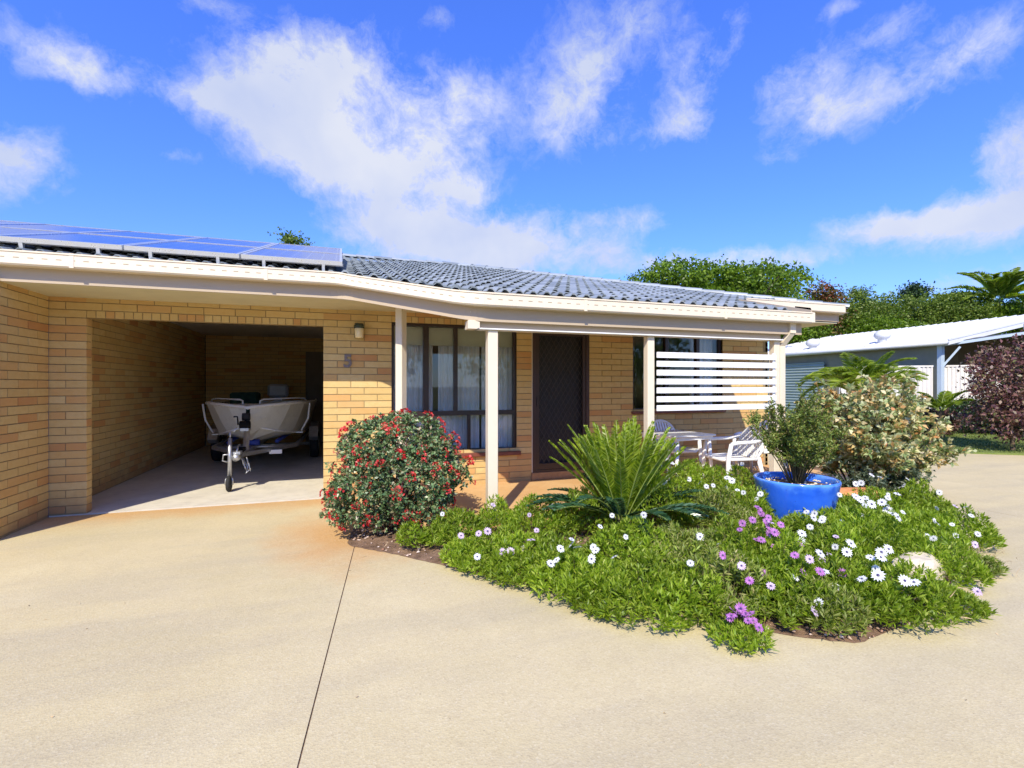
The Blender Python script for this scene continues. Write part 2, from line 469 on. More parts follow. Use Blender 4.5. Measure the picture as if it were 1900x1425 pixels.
# foliage materials
L_DAISY = leafmat('daisy_leaf', [(0, (.13, .21, .012)), (.35, (.26, .39, .02)), (.75, (.38, .50, .035)), (1, (.52, .58, .10))], tr=.46)
L_DAISY2 = leafmat('daisy_leaf_dry', [(0, (.15, .22, .025)), (.5, (.29, .37, .05)), (.8, (.42, .45, .13)), (1, (.52, .44, .2))], tr=.4)
L_BUSH = leafmat('round_bush_leaf', [(0, (.08, .16, .06)), (.4, (.18, .30, .12)), (.7, (.32, .40, .18)), (.85, (.44, .43, .24)), (.94, (.30, .17, .10)), (1, (.22, .07, .05))], rough=.35, tr=.2)
L_RED = leafmat('red_bract', [(0, (.55, .02, .025)), (.6, (.78, .05, .05)), (1, (.85, .20, .16))], tr=.3)
L_CYC = leafmat('cycad_leaflet', [(0, (.16, .25, .015)), (.5, (.31, .42, .025)), (1, (.46, .54, .07))], rough=.35, tr=.45)
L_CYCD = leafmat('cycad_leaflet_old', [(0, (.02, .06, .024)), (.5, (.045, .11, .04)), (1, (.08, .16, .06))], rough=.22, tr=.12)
L_VAR = leafmat('variegated_leaf', [(0, (.12, .20, .06)), (.25, (.28, .37, .14)), (.5, (.58, .60, .30)), (.74, (.78, .71, .38)), (.86, (.72, .52, .22)), (1, (.66, .30, .12))], rough=.4, tr=.3)
def _cluster_tint(mat, col, scale, lo, hi, amt):
    # whole sprays share the tint: mix it in by a coarse noise of position
    nt = mat.node_tree
    p_ = next(n for n in nt.nodes if n.type == 'BSDF_PRINCIPLED')
    src = p_.inputs['Base Color'].links[0].from_socket
    g_2 = G(nt)
    pos = g_2.n('ShaderNodeNewGeometry').outputs['Position']
    out_c = g_2.mix(g_2.rng(g_2.noise(pos, scale, 2, .5), lo, hi, 0, amt), src, col)
    nt.links.new(out_c, p_.inputs['Base Color'])
_cluster_tint(L_VAR, (.72, .36, .12), 5.5, .56, .66, .7)
_cluster_tint(L_VAR, (.72, .68, .46), 4.0, .52, .64, .5)

L_POTS = leafmat('pot_shrub_leaf', [(0, (.09, .15, .025)), (.5, (.22, .30, .05)), (.85, (.34, .38, .09)), (1, (.40, .24, .09))], tr=.25)
L_TREE = leafmat('tree_leaf', [(0, (.08, .14, .02)), (.5, (.17, .25, .035)), (1, (.30, .36, .07))], tr=.42)
L_TREEB = leafmat('bright_tree_leaf', [(0, (.08, .15, .012)), (.5, (.16, .27, .018)), (1, (.26, .37, .03))], tr=.4)
L_PURP = leafmat('purple_shrub_leaf', [(0, (.07, .025, .03)), (.45, (.20, .085, .085)), (.75, (.36, .22, .17)), (.9, (.28, .24, .12)), (1, (.14, .17, .05))], tr=.2)
L_DKSH = leafmat('dark_shrub_leaf', [(0, (.015, .035, .012)), (.6, (.035, .075, .022)), (1, (.07, .12, .04))], tr=.2)
L_PALM = leafmat('palm_leaf', [(0, (.14, .22, .015)), (.5, (.28, .38, .025)), (1, (.42, .48, .06))], tr=.45)
P_WHITE = leafmat('white_petal', [(0, (.78, .78, .80)), (1, (.86, .86, .86))], tr=.2, trgain=1.0)
P_LILAC = leafmat('lilac_petal', [(0, (.62, .45, .62)), (1, (.74, .62, .74))], tr=.2, trgain=1.0)
P_PURP = leafmat('purple_petal', [(0, (.42, .13, .42)), (1, (.58, .26, .58))], tr=.2, trgain=1.0)
P_EYE = simple('daisy_eye', (.05, .03, .14), 0.6, 0.2, 50)

# ------------------------------------------------------------------ mesh building
class MB:
    def __init__(s):
        s.v = []
        s.f = []
        s.sm = []
    def add(s, vs_, fs, smooth=False):
        b = len(s.v)
        s.v.extend([tuple(q) for q in vs_])
        s.f.extend([tuple(i + b for i in f) for f in fs])
        s.sm.extend([smooth] * len(fs))
        return s
    def box(s, lo, hi, M=None):
        x0, y0, z0 = lo
        x1, y1, z1 = hi
        vv = [(x0, y0, z0), (x1, y0, z0), (x1, y1, z0), (x0, y1, z0), (x0, y0, z1), (x1, y0, z1), (x1, y1, z1), (x0, y1, z1)]
        if M is not None:
            vv = [M @ Vector(q) for q in vv]
        return s.add(vv, [(0, 3, 2, 1), (4, 5, 6, 7), (0, 1, 5, 4), (1, 2, 6, 5), (2, 3, 7, 6), (3, 0, 4, 7)])
    def bbox(s, lo, hi, b=0.006, M=None):
        """box with all edges chamfered in plan and a small top bevel"""
        x0, y0, z0 = lo
        x1, y1, z1 = hi
        b = min(b, (x1 - x0) / 3, (y1 - y0) / 3, (z1 - z0) / 3)
        def ring(i, z):
            return [(x0 + b, y0 + i, z), (x1 - b, y0 + i, z), (x1 - i, y0 + b, z), (x1 - i, y1 - b, z), (x1 - b, y1 - i, z), (x0 + b, y1 - i, z), (x0 + i, y1 - b, z), (x0 + i, y0 + b, z)]
        vv = ring(b, z0) + ring(0, z0 + b) + ring(0, z1 - b) + ring(b, z1)
        if M is not None:
            vv = [M @ Vector(q) for q in vv]
        fs = [tuple(range(7, -1, -1)), tuple(range(24, 32))]
        for k in range(3):
            for i in range(8):
                j = (i + 1) % 8
                fs.append((k * 8 + i, k * 8 + j, k * 8 + 8 + j, k * 8 + 8 + i))
        return s.add(vv, fs)
    def tube(s, pts, r, n=8, cap=True, smooth=True, sq=None):
        pts = [Vector(p) for p in pts]
        rs = r if isinstance(r, (list, tuple)) else [r] * len(pts)
        rings = []
        prev = None
        for i, p in enumerate(pts):
            if i == 0:
                d = pts[1] - p
            elif i == len(pts) - 1:
                d = p - pts[i - 1]
            else:
                d = (pts[i + 1] - p).normalized() + (p - pts[i - 1]).normalized()
            d.normalize()
            if prev is None:
                a = d.orthogonal() if abs(d.z) < 0.99 else Vector((1, 0, 0))
                if abs(d.z) < 0.9:
                    a = d.cross(Vector((0, 0, 1)))
                a = (a - d * a.dot(d)).normalized()
            else:
                a = (prev - d * prev.dot(d)).normalized()
            prev = a
            b = d.cross(a)
            rings.append([p + (a * math.cos(2 * PI * k / n + (PI / n if n == 4 else 0)) + b * math.sin(2 * PI * k / n + (PI / n if n == 4 else 0))) * rs[i] for k in range(n)])
        vv = [q for rg in rings for q in rg]
        fs = []
        for i in range(len(pts) - 1):
            for k in range(n):
                k2 = (k + 1) % n
                fs.append((i * n + k, i * n + k2, (i + 1) * n + k2, (i + 1) * n + k))
        if cap:
            fs.append(tuple(range(n - 1, -1, -1)))
            fs.append(tuple((len(pts) - 1) * n + k for k in range(n)))
        return s.add(vv, fs, smooth)
    def lathe(s, prof, c=(0, 0, 0), n=24, smooth=True, closed=False):
        vv = []
        for (r, z) in prof:
            for k in range(n):
                vv.append((c[0] + r * math.cos(2 * PI * k / n), c[1] + r * math.sin(2 * PI * k / n), c[2] + z))
        fs = []
        m = len(prof)
        for i in range(m - 1 + (1 if closed else 0)):
            i2 = (i + 1) % m
            for k in range(n):
                k2 = (k + 1) % n
                fs.append((i * n + k, i * n + k2, i2 * n + k2, i2 * n + k))
        return s.add(vv, fs, smooth)
    def prism(s, poly, z0, z1):
        n = len(poly)
        ar = sum(poly[i][0] * poly[(i + 1) % n][1] - poly[(i + 1) % n][0] * poly[i][1] for i in range(n))
        if ar < 0:
            poly = poly[::-1]
        vv = [(x, y, z0) for x, y in poly] + [(x, y, z1) for x, y in poly]
        fs = [tuple(range(n - 1, -1, -1)), tuple(range(n, 2 * n))]
        for i in range(n):
            j = (i + 1) % n
            fs.append((i, j, n + j, n + i))
        return s.add(vv, fs)
    def sweep(s, path, prof, up=Vector((0, 0, 1)), smooth=False):
        """prof: (out, z) closed outline; path: list of (pos) ; out = to the right of travel"""
        path = [Vector(p) for p in path]
        n = len(prof)
        vv = []
        for i, p in enumerate(path):
            d1 = (path[min(i + 1, len(path) - 1)] - path[max(i, 0)])
            d0 = (path[i] - path[max(i - 1, 0)])
            dirs = [Vector((d.x, d.y, 0)).normalized() for d in (d0, d1) if d.length > 1e-6]
            nn = [Vector((d.y, -d.x, 0)) for d in dirs]
            o = sum(nn, Vector()) / len(nn)
            o = o / max(o.length_squared, 0.3)
            for (a, z) in prof:
                vv.append(p + o * a + up * z)
        fs = []
        for i in range(len(path) - 1):
            for k in range(n):
                k2 = (k + 1) % n
                fs.append((i * n + k, (i + 1) * n + k, (i + 1) * n + k2, i * n + k2))
        fs.append(tuple(range(n)))
        fs.append(tuple(reversed([(len(path) - 1) * n + k for k in range(n)])))
        return s.add(vv, fs, smooth)
    def mesh(s, name, mat):
        me = bpy.data.meshes.new(name)
        me.from_pydata(s.v, [], s.f)
        if any(s.sm):
            me.polygons.foreach_set('use_smooth', s.sm)
        if mat is not None:
            me.materials.append(mat)
        me.update()
        return me
    def build(s, name, mat, parent=None, **props):
        return link(name, s.mesh(name, mat), parent, **props)

def link(name, me, parent=None, loc=None, **props):
    o = bpy.data.objects.new(name, me)
    COL.objects.link(o)
    if parent is not None:
        o.parent = parent
    if loc is not None:
        o.location = loc
    for k, v in props.items():
        if v is not None:
            o[k] = v
    return o
def thing(name, label, cat, loc=(0, 0, 0), rz=0, group=None):
    o = link(name, None, None, loc, label=label, category=cat, group=group)
    o.rotation_euler = (0, 0, rz)
    return o
def npmesh(name, V, F, mat, smooth=False):
    """V (n,3) F (m,k) arrays"""
    me = bpy.data.meshes.new(name)
    m, k = F.shape
    me.vertices.add(len(V))
    me.vertices.foreach_set('co', V.astype(np.float32).ravel())
    me.loops.add(m * k)
    me.loops.foreach_set('vertex_index', F.astype(np.int32).ravel())
    me.polygons.add(m)
    me.polygons.foreach_set('loop_start', np.arange(0, m * k, k, dtype=np.int32))
    me.polygons.foreach_set('loop_total', np.full(m, k, dtype=np.int32))
    if smooth:
        me.polygons.foreach_set('use_smooth', np.ones(m, dtype=bool))
    me.materials.append(mat)
    me.update()
    me.validate()
    return me

# leaves: each leaf is a folded blade of two quads
def leaves(P, Dr, L, W, fold=0.25, curl=0.15, rng=NR):
    """P (n,3) base points, Dr (n,3) directions, L,W arrays. Returns V,F"""
    n = len(P)
    Dr = Dr / np.maximum(np.linalg.norm(Dr, axis=1, keepdims=True), 1e-6)
    rnd = rng.normal(size=(n, 3))
    S = np.cross(Dr, rnd)
    S /= np.maximum(np.linalg.norm(S, axis=1, keepdims=True), 1e-6)
    N = np.cross(S, Dr)
    flip = np.where(N[:, 2:3] < 0, -1.0, 1.0)
    N *= flip
    L = np.broadcast_to(np.asarray(L, float), (n,))[:, None]
    W = np.broadcast_to(np.asarray(W, float), (n,))[:, None]
    b = P
    t = P + Dr * L - N * L * curl
    m = P + Dr * L * 0.5
    l = m + S * W * 0.5 + N * W * fold
    r = m - S * W * 0.5 + N * W * fold
    V = np.stack([b, l, t, r], axis=1).reshape(-1, 3)
    F = np.arange(4 * n).reshape(-1, 4)
    return V, F
def leafmesh(name, P, Dr, L, W, mat, **k):
    V, F = leaves(np.asarray(P), np.asarray(Dr), L, W, **k)
    return npmesh(name, V, F, mat)

def unit(n, rng=NR):
    v = rng.normal(size=(n, 3))
    return v / np.linalg.norm(v, axis=1, keepdims=True)

# =================================================================== GROUND
gm = MB()
gm.add([(-400, -400, -.13), (400, -400, -.13), (400, 400, -.13), (-400, 400, -.13)], [(0, 1, 2, 3)])
gm.build('ground', M_GROUND, kind='structure')

drive = link('driveway', None, None, kind='structure')
drive['label'] = 'wide buff exposed-aggregate concrete driveway'
g_ = 0.0035
def jx(y):
    return .309 + (y + 2.263) * (.309 - .06) / (4.732 - 2.263)
left = [(-16, -16), (jx(-16) - g_, -16), (jx(-2.15) - g_, -2.15), (jx(-2.15) - g_, -.004), (.0, -.004), (.0, .0), (-2.455, .0), (-2.455, -.004), (-16, -.004)]
MB().prism([(-16, -16), (jx(-16) - g_, -16), (jx(-2.0) - g_, -2.0), (.9, -2.0), (.9, -.01), (-16, -.01)], -.12, 0).build('slab', M_DRIVE, drive)
MB().prism([(jx(-16) + g_, -16), (7.2 - g_, -16), (7.2 - g_, -1.0), (1.0, -2.012), (jx(-2.012) + g_, -2.012)], -.12, 0).build('slab', M_DRIVE, drive)
MB().prism([(7.2 + g_, -16), (30, -16), (30, 24), (7.2 + g_, 24)], -.12, 0).build('slab', M_DRIVE, drive)
# dirt in the joints
MB().prism([(jx(-16) - .02, -16), (jx(-16) + .02, -16), (jx(-2.0) + .02, -2.0), (jx(-2.0) - .02, -2.0)], -.115, -.006).build('joint_filler', M_SOIL, drive)
MB().prism([(7.18, -16), (7.22, -16), (7.22, 6), (7.18, 6)], -.115, -.006).build('joint_filler', M_SOIL, drive)

MB().prism([(-3.2, .0), (.12, .0), (.12, 7.2), (-3.2, 7.2)], -.12, .012).build('garage_floor', M_CONC_G, None, kind='structure', label='grey concrete garage floor slab')
MB().prism([(.78, -1.93), (7.5, -1.93), (7.5, .0), (.78, .0)], -.12, .06).build('patio', M_PATIO, None, kind='structure', label='ochre concrete porch slab')
lawn = MB()
lawn.prism([(12.0, .75), (12.4, .25), (14.2, -1.0), (18, -3.2), (26, -5), (30, 3), (24, 22), (13, 22)], -.1, .035)
lw = lawn.build('lawn', M_LAWN, None, kind='structure')
# a fringe of grass blades over the near part of the lawn
pts = NR.uniform([12.3, -3, 0], [22, 4.5, 0], size=(26000, 3))
e1 = np.array([12.4, .25]); e2 = np.array([18, -3.2])
side = (e2[0] - e1[0]) * (pts[:, 1] - e1[1]) - (e2[1] - e1[1]) * (pts[:, 0] - e1[0])
pts = pts[side > -.05]
pts[:, 2] = .03
dr = np.tile([0, 0, 1.0], (len(pts), 1)) + NR.normal(scale=.4, size=(len(pts), 3)) * [1, 1, .1]
L_GRASS = leafmat('grass_blade', [(0, (.10, .16, .03)), (.6, (.17, .23, .05)), (1, (.27, .28, .09))], tr=.2)
link('grass', leafmesh('grass', pts, dr, NR.uniform(.03, .06, len(pts)), .012, L_GRASS), kind='stuff')

# =================================================================== HOUSE
H = thing('brick_house', 'low cream brick unit with grey tiled roof, open garage and front porch', 'house')
COURSE, PITCH, J = .086, .33, .010
Z0 = 2.437 - 29 * COURSE
brick_specs = []      # (wall key, M matrix(origin,u,n), s0,s1,z0,z1)
unit_bricks = {}
def wallM(o, u, n):
    u = Vector(u).normalized(); n = Vector(n).normalized()
    return Matrix(((u.x, n.x, 0, o[0]), (u.y, n.y, 0, o[1]), (0, 0, 1, o[2]), (0, 0, 0, 1)))
def brick_wall(wname, o, u, n, L, ztop, openings=(), off=0, thick=.11, rowlocks=(), pr=1.0, zb=0.0):
    """u along, n outward (front face); openings: (s0,s1,z0,z1); rowlocks: (s0,s1,z0,z1)"""
    M = wallM((o[0], o[1], 0), u, n)
    wb = MB()
    ss = sorted(set([0, L] + [q for op in openings for q in op[:2]]))
    zs = sorted(set([zb, ztop] + [q for op in openings for q in op[2:]]))
    for a, b in zip(ss[:-1], ss[1:]):
        for c, d in zip(zs[:-1], zs[1:]):
            ms, mz = (a + b) / 2, (c + d) / 2
            if any(op[0] < ms < op[1] and op[2] < mz < op[3] for op in openings):
                continue
            wb.box((a, -thick, c), (b, -.007, d), M)
    w_ = wb.build(wname, M_MORTAR, H)
    blocks = list(openings) + list(rowlocks)
    edges = sorted(set([0, L] + [q for op in blocks for q in op[:2]]))
    k = 0
    z = Z0
    while z < ztop - .02:
        z1 = z + COURSE - J
        if z1 > zb + .02:
            s = -off - (PITCH / 2 if k % 2 else 0)
            while s < L:
                a, b = max(s, 0), min(s + PITCH - J, L)
                segs = [(a, b)]
                for op in blocks:
                    if op[2] < (z + z1) / 2 < op[3]:
                        ns = []
                        for (p, q) in segs:
                            if q <= op[0] + .001 or p >= op[1] - .001:
                                ns.append((p, q))
                            else:
                                if p < op[0]:
                                    ns.append((p, op[0]))
                                if q > op[1]:
                                    ns.append((op[1], q))
                        segs = ns
                for (p, q) in segs:
                    for e_ in edges:
                        if 0 < e_ - q < .085:
                            q = e_
                        if 0 < p - e_ < .085 and q - p > .08:
                            p = e_
                    if q - p > .08:
                        brick_specs.append((w_, M, p, q, max(z, zb + .002), z1, pr))
                s += PITCH
        z += COURSE
        k += 1
    for (a, b, c, d) in rowlocks:
        nb = max(1, round((b - a) / .0864))
        pw = (b - a) / nb
        for i in range(nb):
            brick_specs.append((w_, M, a + i * pw + J / 2, a + (i + 1) * pw - J / 2, c + .001, d - J, pr * 1.15))
    return w_

TOPW = 2.437
OPZ = Z0 + 26 * COURSE    # 2.179
WZ = Z0 + 27 * COURSE     # 2.265
# front wall in one plane y = 0, from the left pier to the right-hand corner
gx0, gx1 = .345, 2.80     # along s, wall starts x=-2.80
def sx(x): return x + 2.80
WIN1 = (sx(.84), sx(2.59), .50, WZ)
DOOR = (sx(2.83), sx(3.74), .17, WZ)
WIN2 = (sx(4.50), sx(6.22), 1.03, WZ)
GAR = (sx(-2.455), sx(0.0), -.2, OPZ)
brick_wall('front_wall', (-2.80, 0), (1, 0, 0), (0, -1, 0), 9.98, TOPW,
           openings=[GAR, WIN1, DOOR, WIN2],
           rowlocks=[(GAR[0], GAR[1], OPZ, WZ), (WIN1[0], WIN1[1], WZ, WZ + COURSE), (DOOR[0], DOOR[1], WZ, WZ + COURSE), (WIN2[0], WIN2[1], WZ, WZ + COURSE)], off=.0, pr=1)
# projecting wall on the left of the garage
brick_wall('projecting_wall', (-2.785, -.93), (0, 1, 0), (1, 0, 0), .918, TOPW, off=.11, thick=.23, pr=1.3)
brick_wall('projecting_wall_end', (-9.0, -.937), (1, 0, 0), (0, -1, 0), 6.215, TOPW, off=.05, thick=.11, pr=.2)
# garage inner walls
brick_wall('garage_side_wall', (-2.80, .125), (0, 1, 0), (1, 0, 0), 6.5, 2.62, off=.2, pr=.75)
brick_wall('garage_back_wall', (-2.78, 6.6), (1, 0, 0), (0, -1, 0), 2.9, 2.62, off=.1, pr=.3, openings=[(2.16, 2.78, .0, 2.3)])
brick_wall('pier_return', (-2.4515, .004), (0, 1, 0), (1, 0, 0), .118, OPZ, off=.0, thick=.05, pr=1.0)
MB().box((.12, .12, 0), (.23, 6.8, 2.62)).build('garage_party_wall', M_MORTAR, H)
# right-hand end wall and back of the house
brick_wall('end_wall', (7.18, .0), (0, 1, 0), (1, 0, 0), 8.6, TOPW, off=.2, pr=.1)
MB().box((-9, 8.5, 0), (7.17, 8.61, TOPW)).build('rear_wall', M_MORTAR, H)

# choose the 300 nearest-looking bricks as parts; the rest are joined per wall
def spec_size(sp):
    w_, M, a, b, c, d, pr = sp
    ctr = M @ Vector(((a + b) / 2, 0, (c + d) / 2))
    dd = ctr - CAM
    nn = (M.to_3x3() @ Vector((0, 1, 0)))
    facing = max(0.0, -nn.dot(dd.normalized()))
    return pr * facing * min(b - a, .2) / dd.length_squared
brick_specs.sort(key=spec_size, reverse=True)
bm_cache = {}
rest = {}
for i, sp in enumerate(brick_specs):
    w_, M, a, b, c, d, pr = sp
    pro = R.uniform(-.0015, .0015)
    if i < 300:
        key = (round(b - a, 3), round(d - c, 3))
        if key not in bm_cache:
            bm_cache[key] = MB().box((0, -.055, 0), (key[0], 0, key[1])).mesh('brick', M_BRICK)
        o = bpy.data.objects.new('brick', bm_cache[key])
        COL.objects.link(o)
        o.parent = w_
        o.matrix_basis = M @ Matrix.Translation((a, pro, c))
    else:
        rest.setdefault(w_.name, (w_, MB()))[1].box((a, -.055, c), (b, pro, d), M)
for k, (w_, mb) in rest.items():
    mb.build('bricks', M_BRICK, w_, kind='stuff')
# neighbours unit's cream downpipe edge at the end of the projecting wall
# sealant strip in the expansion joint
MB().box((-2.80, -.016, 0), (-2.786, .0, 2.37)).build('expansion_joint', simple('grey_sealant', (.20, .17, .17), .8), H)

# garage interior
MB().box((-2.79, .11, 2.60), (.12, 6.6, 2.63)).build('garage_ceiling', M_CEIL, H)
MB().box((-2.452, .112, OPZ + .02), (.0, .20, 2.6)).build('lintel_back', M_CEIL, H)
gd = MB().bbox((-.60, 6.66, .0), (-.02, 6.70, 2.28)).build('internal_door', M_GARDOOR, H)
MB().lathe([(.0, 0), (.03, .0), (.035, .03), (.0, .04)], (-.5, 6.63, 1.0), 10).build('handle', M_DARK, gd)
MB().box((-.66, 6.61, 0), (-.60, 6.66, 2.34)).box((-.6, 6.61, 2.285), (.11, 6.66, 2.34)).build('door_frame', M_GARDOOR, gd)
link('garage_end', MB().box((-3.0, 6.75, 0), (.2, 6.8, 2.62)).mesh('garage_end', M_DARK), H)

# ---------------- roof
PIT = .28
def rz(y): return 2.66 + PIT * (y + .97)
XR = 7.86
YR = 4.2
ZR = rz(YR)
# roof decks just under the tiles
dk = MB()
def deck(pts, h=-.075):
    dk.add([(x, y, rz(y) + h) for x, y in pts] + [(x, y, rz(y) + h - .02) for x, y in pts], [tuple(range(len(pts))), tuple(range(2 * len(pts) - 1, len(pts) - 1, -1))])
deck([(-9, -.96), (.32, -.96), (1.47, -2.06), (5.72, -2.06), (5.72, -.96), (XR - .02, -.96), (XR - (YR + .97), YR), (-9, YR)])
YB = 9.37
zb_ = 2.62
dk.add([(XR, -.96, 2.585), (XR, YB, 2.585), (XR - (YR + .97), YR, ZR - .06)], [(0, 1, 2)])
dk.add([(XR, YB, 2.585), (-9, YB, 2.585), (-9, YR, ZR - .06), (XR - (YR + .97), YR, ZR - .06)], [(0, 1, 2, 3)])
roof = dk.build('roof', M_TILE, H)
# one tile: two rolls across, a thick front lip
TW, TL = .30, .315
def tile_mb(mb, x, y, M=None, jit=0.0):
    nseg = 10
    rows = []
    tilt = .033
    for (yy, hh) in ((0, tilt), (TL + .03, 0.0)):
        rr = []
        for i in range(nseg + 1):
            f = i / nseg
            ph = (f * 2) % 1.0
            bump_ = .036 * max(0, math.sin(PI * min(1, ph / .58))) ** .8 if ph < .58 else 0
            rr.append((x + f * TW, y + yy, hh + bump_ + jit))
        rows.append(rr)
    v = rows[0] + rows[1] + [(p[0], p[1] + .003, p[2] - .014) for p in rows[0]]
    n = nseg + 1
    f = []
    for i in range(nseg):
        f.append((i, i + 1, n + i + 1, n + i))
        f.append((2 * n + i, 2 * n + i + 1, i + 1, i))
    vv = []
    for q in v:
        p = Vector(q)
        p.z += (p.y * PIT)
        vv.append(p)
    mb.add(vv, f)
tilemesh = MB()
tile_mb(tilemesh, 0, 0)
tme = tilemesh.mesh('roof_tile', M_TILE)
specs = []
base0 = rz(0)
ncol = int((XR + 4.6) / TW)
for r_ in range(-4, 17):
    y = -.925 + r_ * TL
    for c_ in range(ncol + 2):
        x = XR - (c_ + 1) * TW - .0
        if y < -1.2:
            xl = .36 + (-.96 - (y + TL)) * (1.15 / 1.10) - .02
            if x + TW < xl + .03 or x + TW > 5.76 or y < -2.5:
                continue
        else:
            if x + TW > XR - max(0, (y + .97)) + .10:
                continue
            if y > YR - .1:
                continue
        specs.append((x, y))
def tsize(s):
    d = Vector((s[0], s[1], rz(s[1]))) - CAM
    hid = 0.25 if (s[0] < .2 and s[1] > -.9) else 1.0
    return hid / d.length
specs.sort(key=tsize, reverse=True)
tr_ = MB()
for i, (x, y) in enumerate(specs):
    jit = R.uniform(-.003, .004)
    me_t = tme
    cut = y < -1.0 and (x < .36 + (-.96 - y) * 1.045 or y < -2.05)
    if cut:
        c_mb = MB()
        cv_ = []
        for p in tilemesh.v:
            X_, Y_ = p[0] + x, p[1] + y
            lim = max(-2.035, -.92 - (X_ - .36) / 1.045) + (.004 if p[1] > 0 else 0)
            zz_ = p[2] - p[1] * PIT
            if Y_ < lim:
                Y_ = lim
            cv_.append((X_ - x, Y_ - y, zz_ + (Y_ - y) * PIT))
        c_mb.add(cv_, tilemesh.f)
        me_t = c_mb.mesh('roof_tile', M_TILE)
    if i < 300:
        o = bpy.data.objects.new('roof_tile', me_t)
        COL.objects.link(o)
        o.parent = roof
        o.location = (x, y, rz(y) - .040 + jit)
        o.rotation_euler = (0, 0, R.uniform(-.004, .004))
    else:
        b = len(tr_.v)
        tr_.v.extend([(p[0] + x, p[1] + y, p[2] + rz(y) - .040 + jit) for p in (cv_ if cut else tilemesh.v)])
        tr_.f.extend([tuple(q + b for q in f) for f in tilemesh.f])
        tr_.sm.extend([False] * len(tilemesh.f))
tr_.build('roof_tiles', M_TILE, roof, kind='stuff')
# hip and ridge caps
def cap_run(a, b, n):
    a = Vector(a); b = Vector(b)
    d = (b - a) / n
    for i in range(n):
        p = a + d * i
        q = p + d * 1.06
        dn = d.normalized()
        sdv = dn.cross(Vector((0, 0, 1))).normalized()
        upv = sdv.cross(dn)
        mb = MB()
        vv = []
        for (c, rr, up_) in ((p, .105, .010), (q, .098, .0)):
            for k in range(7):
                an = PI * k / 6
                vv.append(c + sdv * math.cos(an) * rr + upv * (math.sin(an) * rr * .62 + up_ - .02))
        for k in range(7):
            an = PI * k / 6
            vv.append(p + sdv * math.cos(an) * .09 + upv * (math.sin(an) * .09 * .62 - .02))
        f = [(k, k + 1, 7 + k + 1, 7 + k) for k in range(6)] + [(14 + k, 14 + k + 1, k + 1, k) for k in range(6)]
        mb.add(vv, f)
        mb.build('ridge_cap', M_TILE, roof)
cap_run((XR - .02, -.95, rz(-.95) + .005), (XR - (YR + .97), YR, ZR + .005), 20)
cap_run((-4.6, YR, ZR + .005), (XR - (YR + .97), YR, ZR + .005), 20)
# gutters and fascias follow the eave, out along the diagonal and down to the porch
def smooth_path(pts, r=.16, n=5):
    out = [Vector(pts[0])]
    for i in range(1, len(pts) - 1):
        p0, p1, p2 = Vector(pts[i - 1]), Vector(pts[i]), Vector(pts[i + 1])
        a = p1 + (p0 - p1).normalized() * r
        b = p1 + (p2 - p1).normalized() * r
        for k in range(n + 1):
            t = k / n
            out.append((1 - t) ** 2 * a + 2 * t * (1 - t) * p1 + t * t * b)
    out.append(Vector(pts[-1]))
    return out
PG = smooth_path([(-9, -.86, 2.665), (.27, -.86, 2.665), (1.44, -1.965, 2.335), (5.74, -1.965, 2.335)])
gprof = [(.0, -.135), (.105, -.135), (.118, -.12), (.118, -.018), (.126, -.014), (.126, .0), (.108, .0), (.108, -.012), (.110, -.125), (.004, -.125), (.004, -.02), (.0, -.02)]
gut = MB().sweep(PG, gprof).build('gutter', M_TRIM, H)
for xs_ in (-2.2, -.55, 2.6, 4.4):
    if xs_ < 0:
        MB().box((xs_, -.9815, 2.531), (xs_ + .035, -.975, 2.668)).build('gutter_joiner', M_TRIM, gut)
    else:
        MB().box((xs_, -2.0865, 2.201), (xs_ + .035, -2.080, 2.338)).build('gutter_joiner', M_TRIM, gut)
# overflow slots in the gutter face
sl_ = MB()
acc = 0
for i in range(len(PG) - 1):
    a, b = PG[i], PG[i + 1]
    d = b - a
    Ls = d.length
    nrm = Vector((d.y, -d.x, 0)).normalized()
    t = acc
    while t < Ls:
        p = a + d * (t / Ls) + nrm * .1185 + Vector((0, 0, -.066))
        e = d.normalized() * .022
        sl_.add([p - e - Vector((0, 0, .004)), p + e - Vector((0, 0, .004)), p + e + Vector((0, 0, .004)), p - e + Vector((0, 0, .004))], [(0, 1, 2, 3)])
        t += .105
    acc = t - Ls
sl_.build('overflow_slots', simple('slot_shadow_brown', (.32, .24, .15), .8), gut, kind='stuff')
PFp = smooth_path([(-9, -.86, 2.53), (.27, -.86, 2.53), (1.44, -1.965, 2.20), (5.70, -1.965, 2.20)])
MB().sweep(PFp, [(-.022, -.135), (-.001, -.135), (-.001, .10), (-.022, .10)]).build('fascia', M_FASCIA, H)
# end-piece of the main gutter to the right of the porch
MB().sweep([(5.78, -.86, 2.70), (7.74, -.86, 2.70)], gprof).build('gutter', M_TRIM, H)
MB().sweep([(5.76, -.86, 2.565), (7.72, -.86, 2.565)], [(-.022, -.12), (-.001, -.12), (-.001, .10), (-.022, .10)]).build('fascia', M_FASCIA, H)
MB().sweep([(7.76, -.84, 2.70), (7.76, 9.3, 2.70)], gprof).build('gutter', M_TRIM, H)
MB().box((7.735, -.85, 2.44), (7.757, 9.3, 2.66)).build('fascia', M_FASCIA, H)
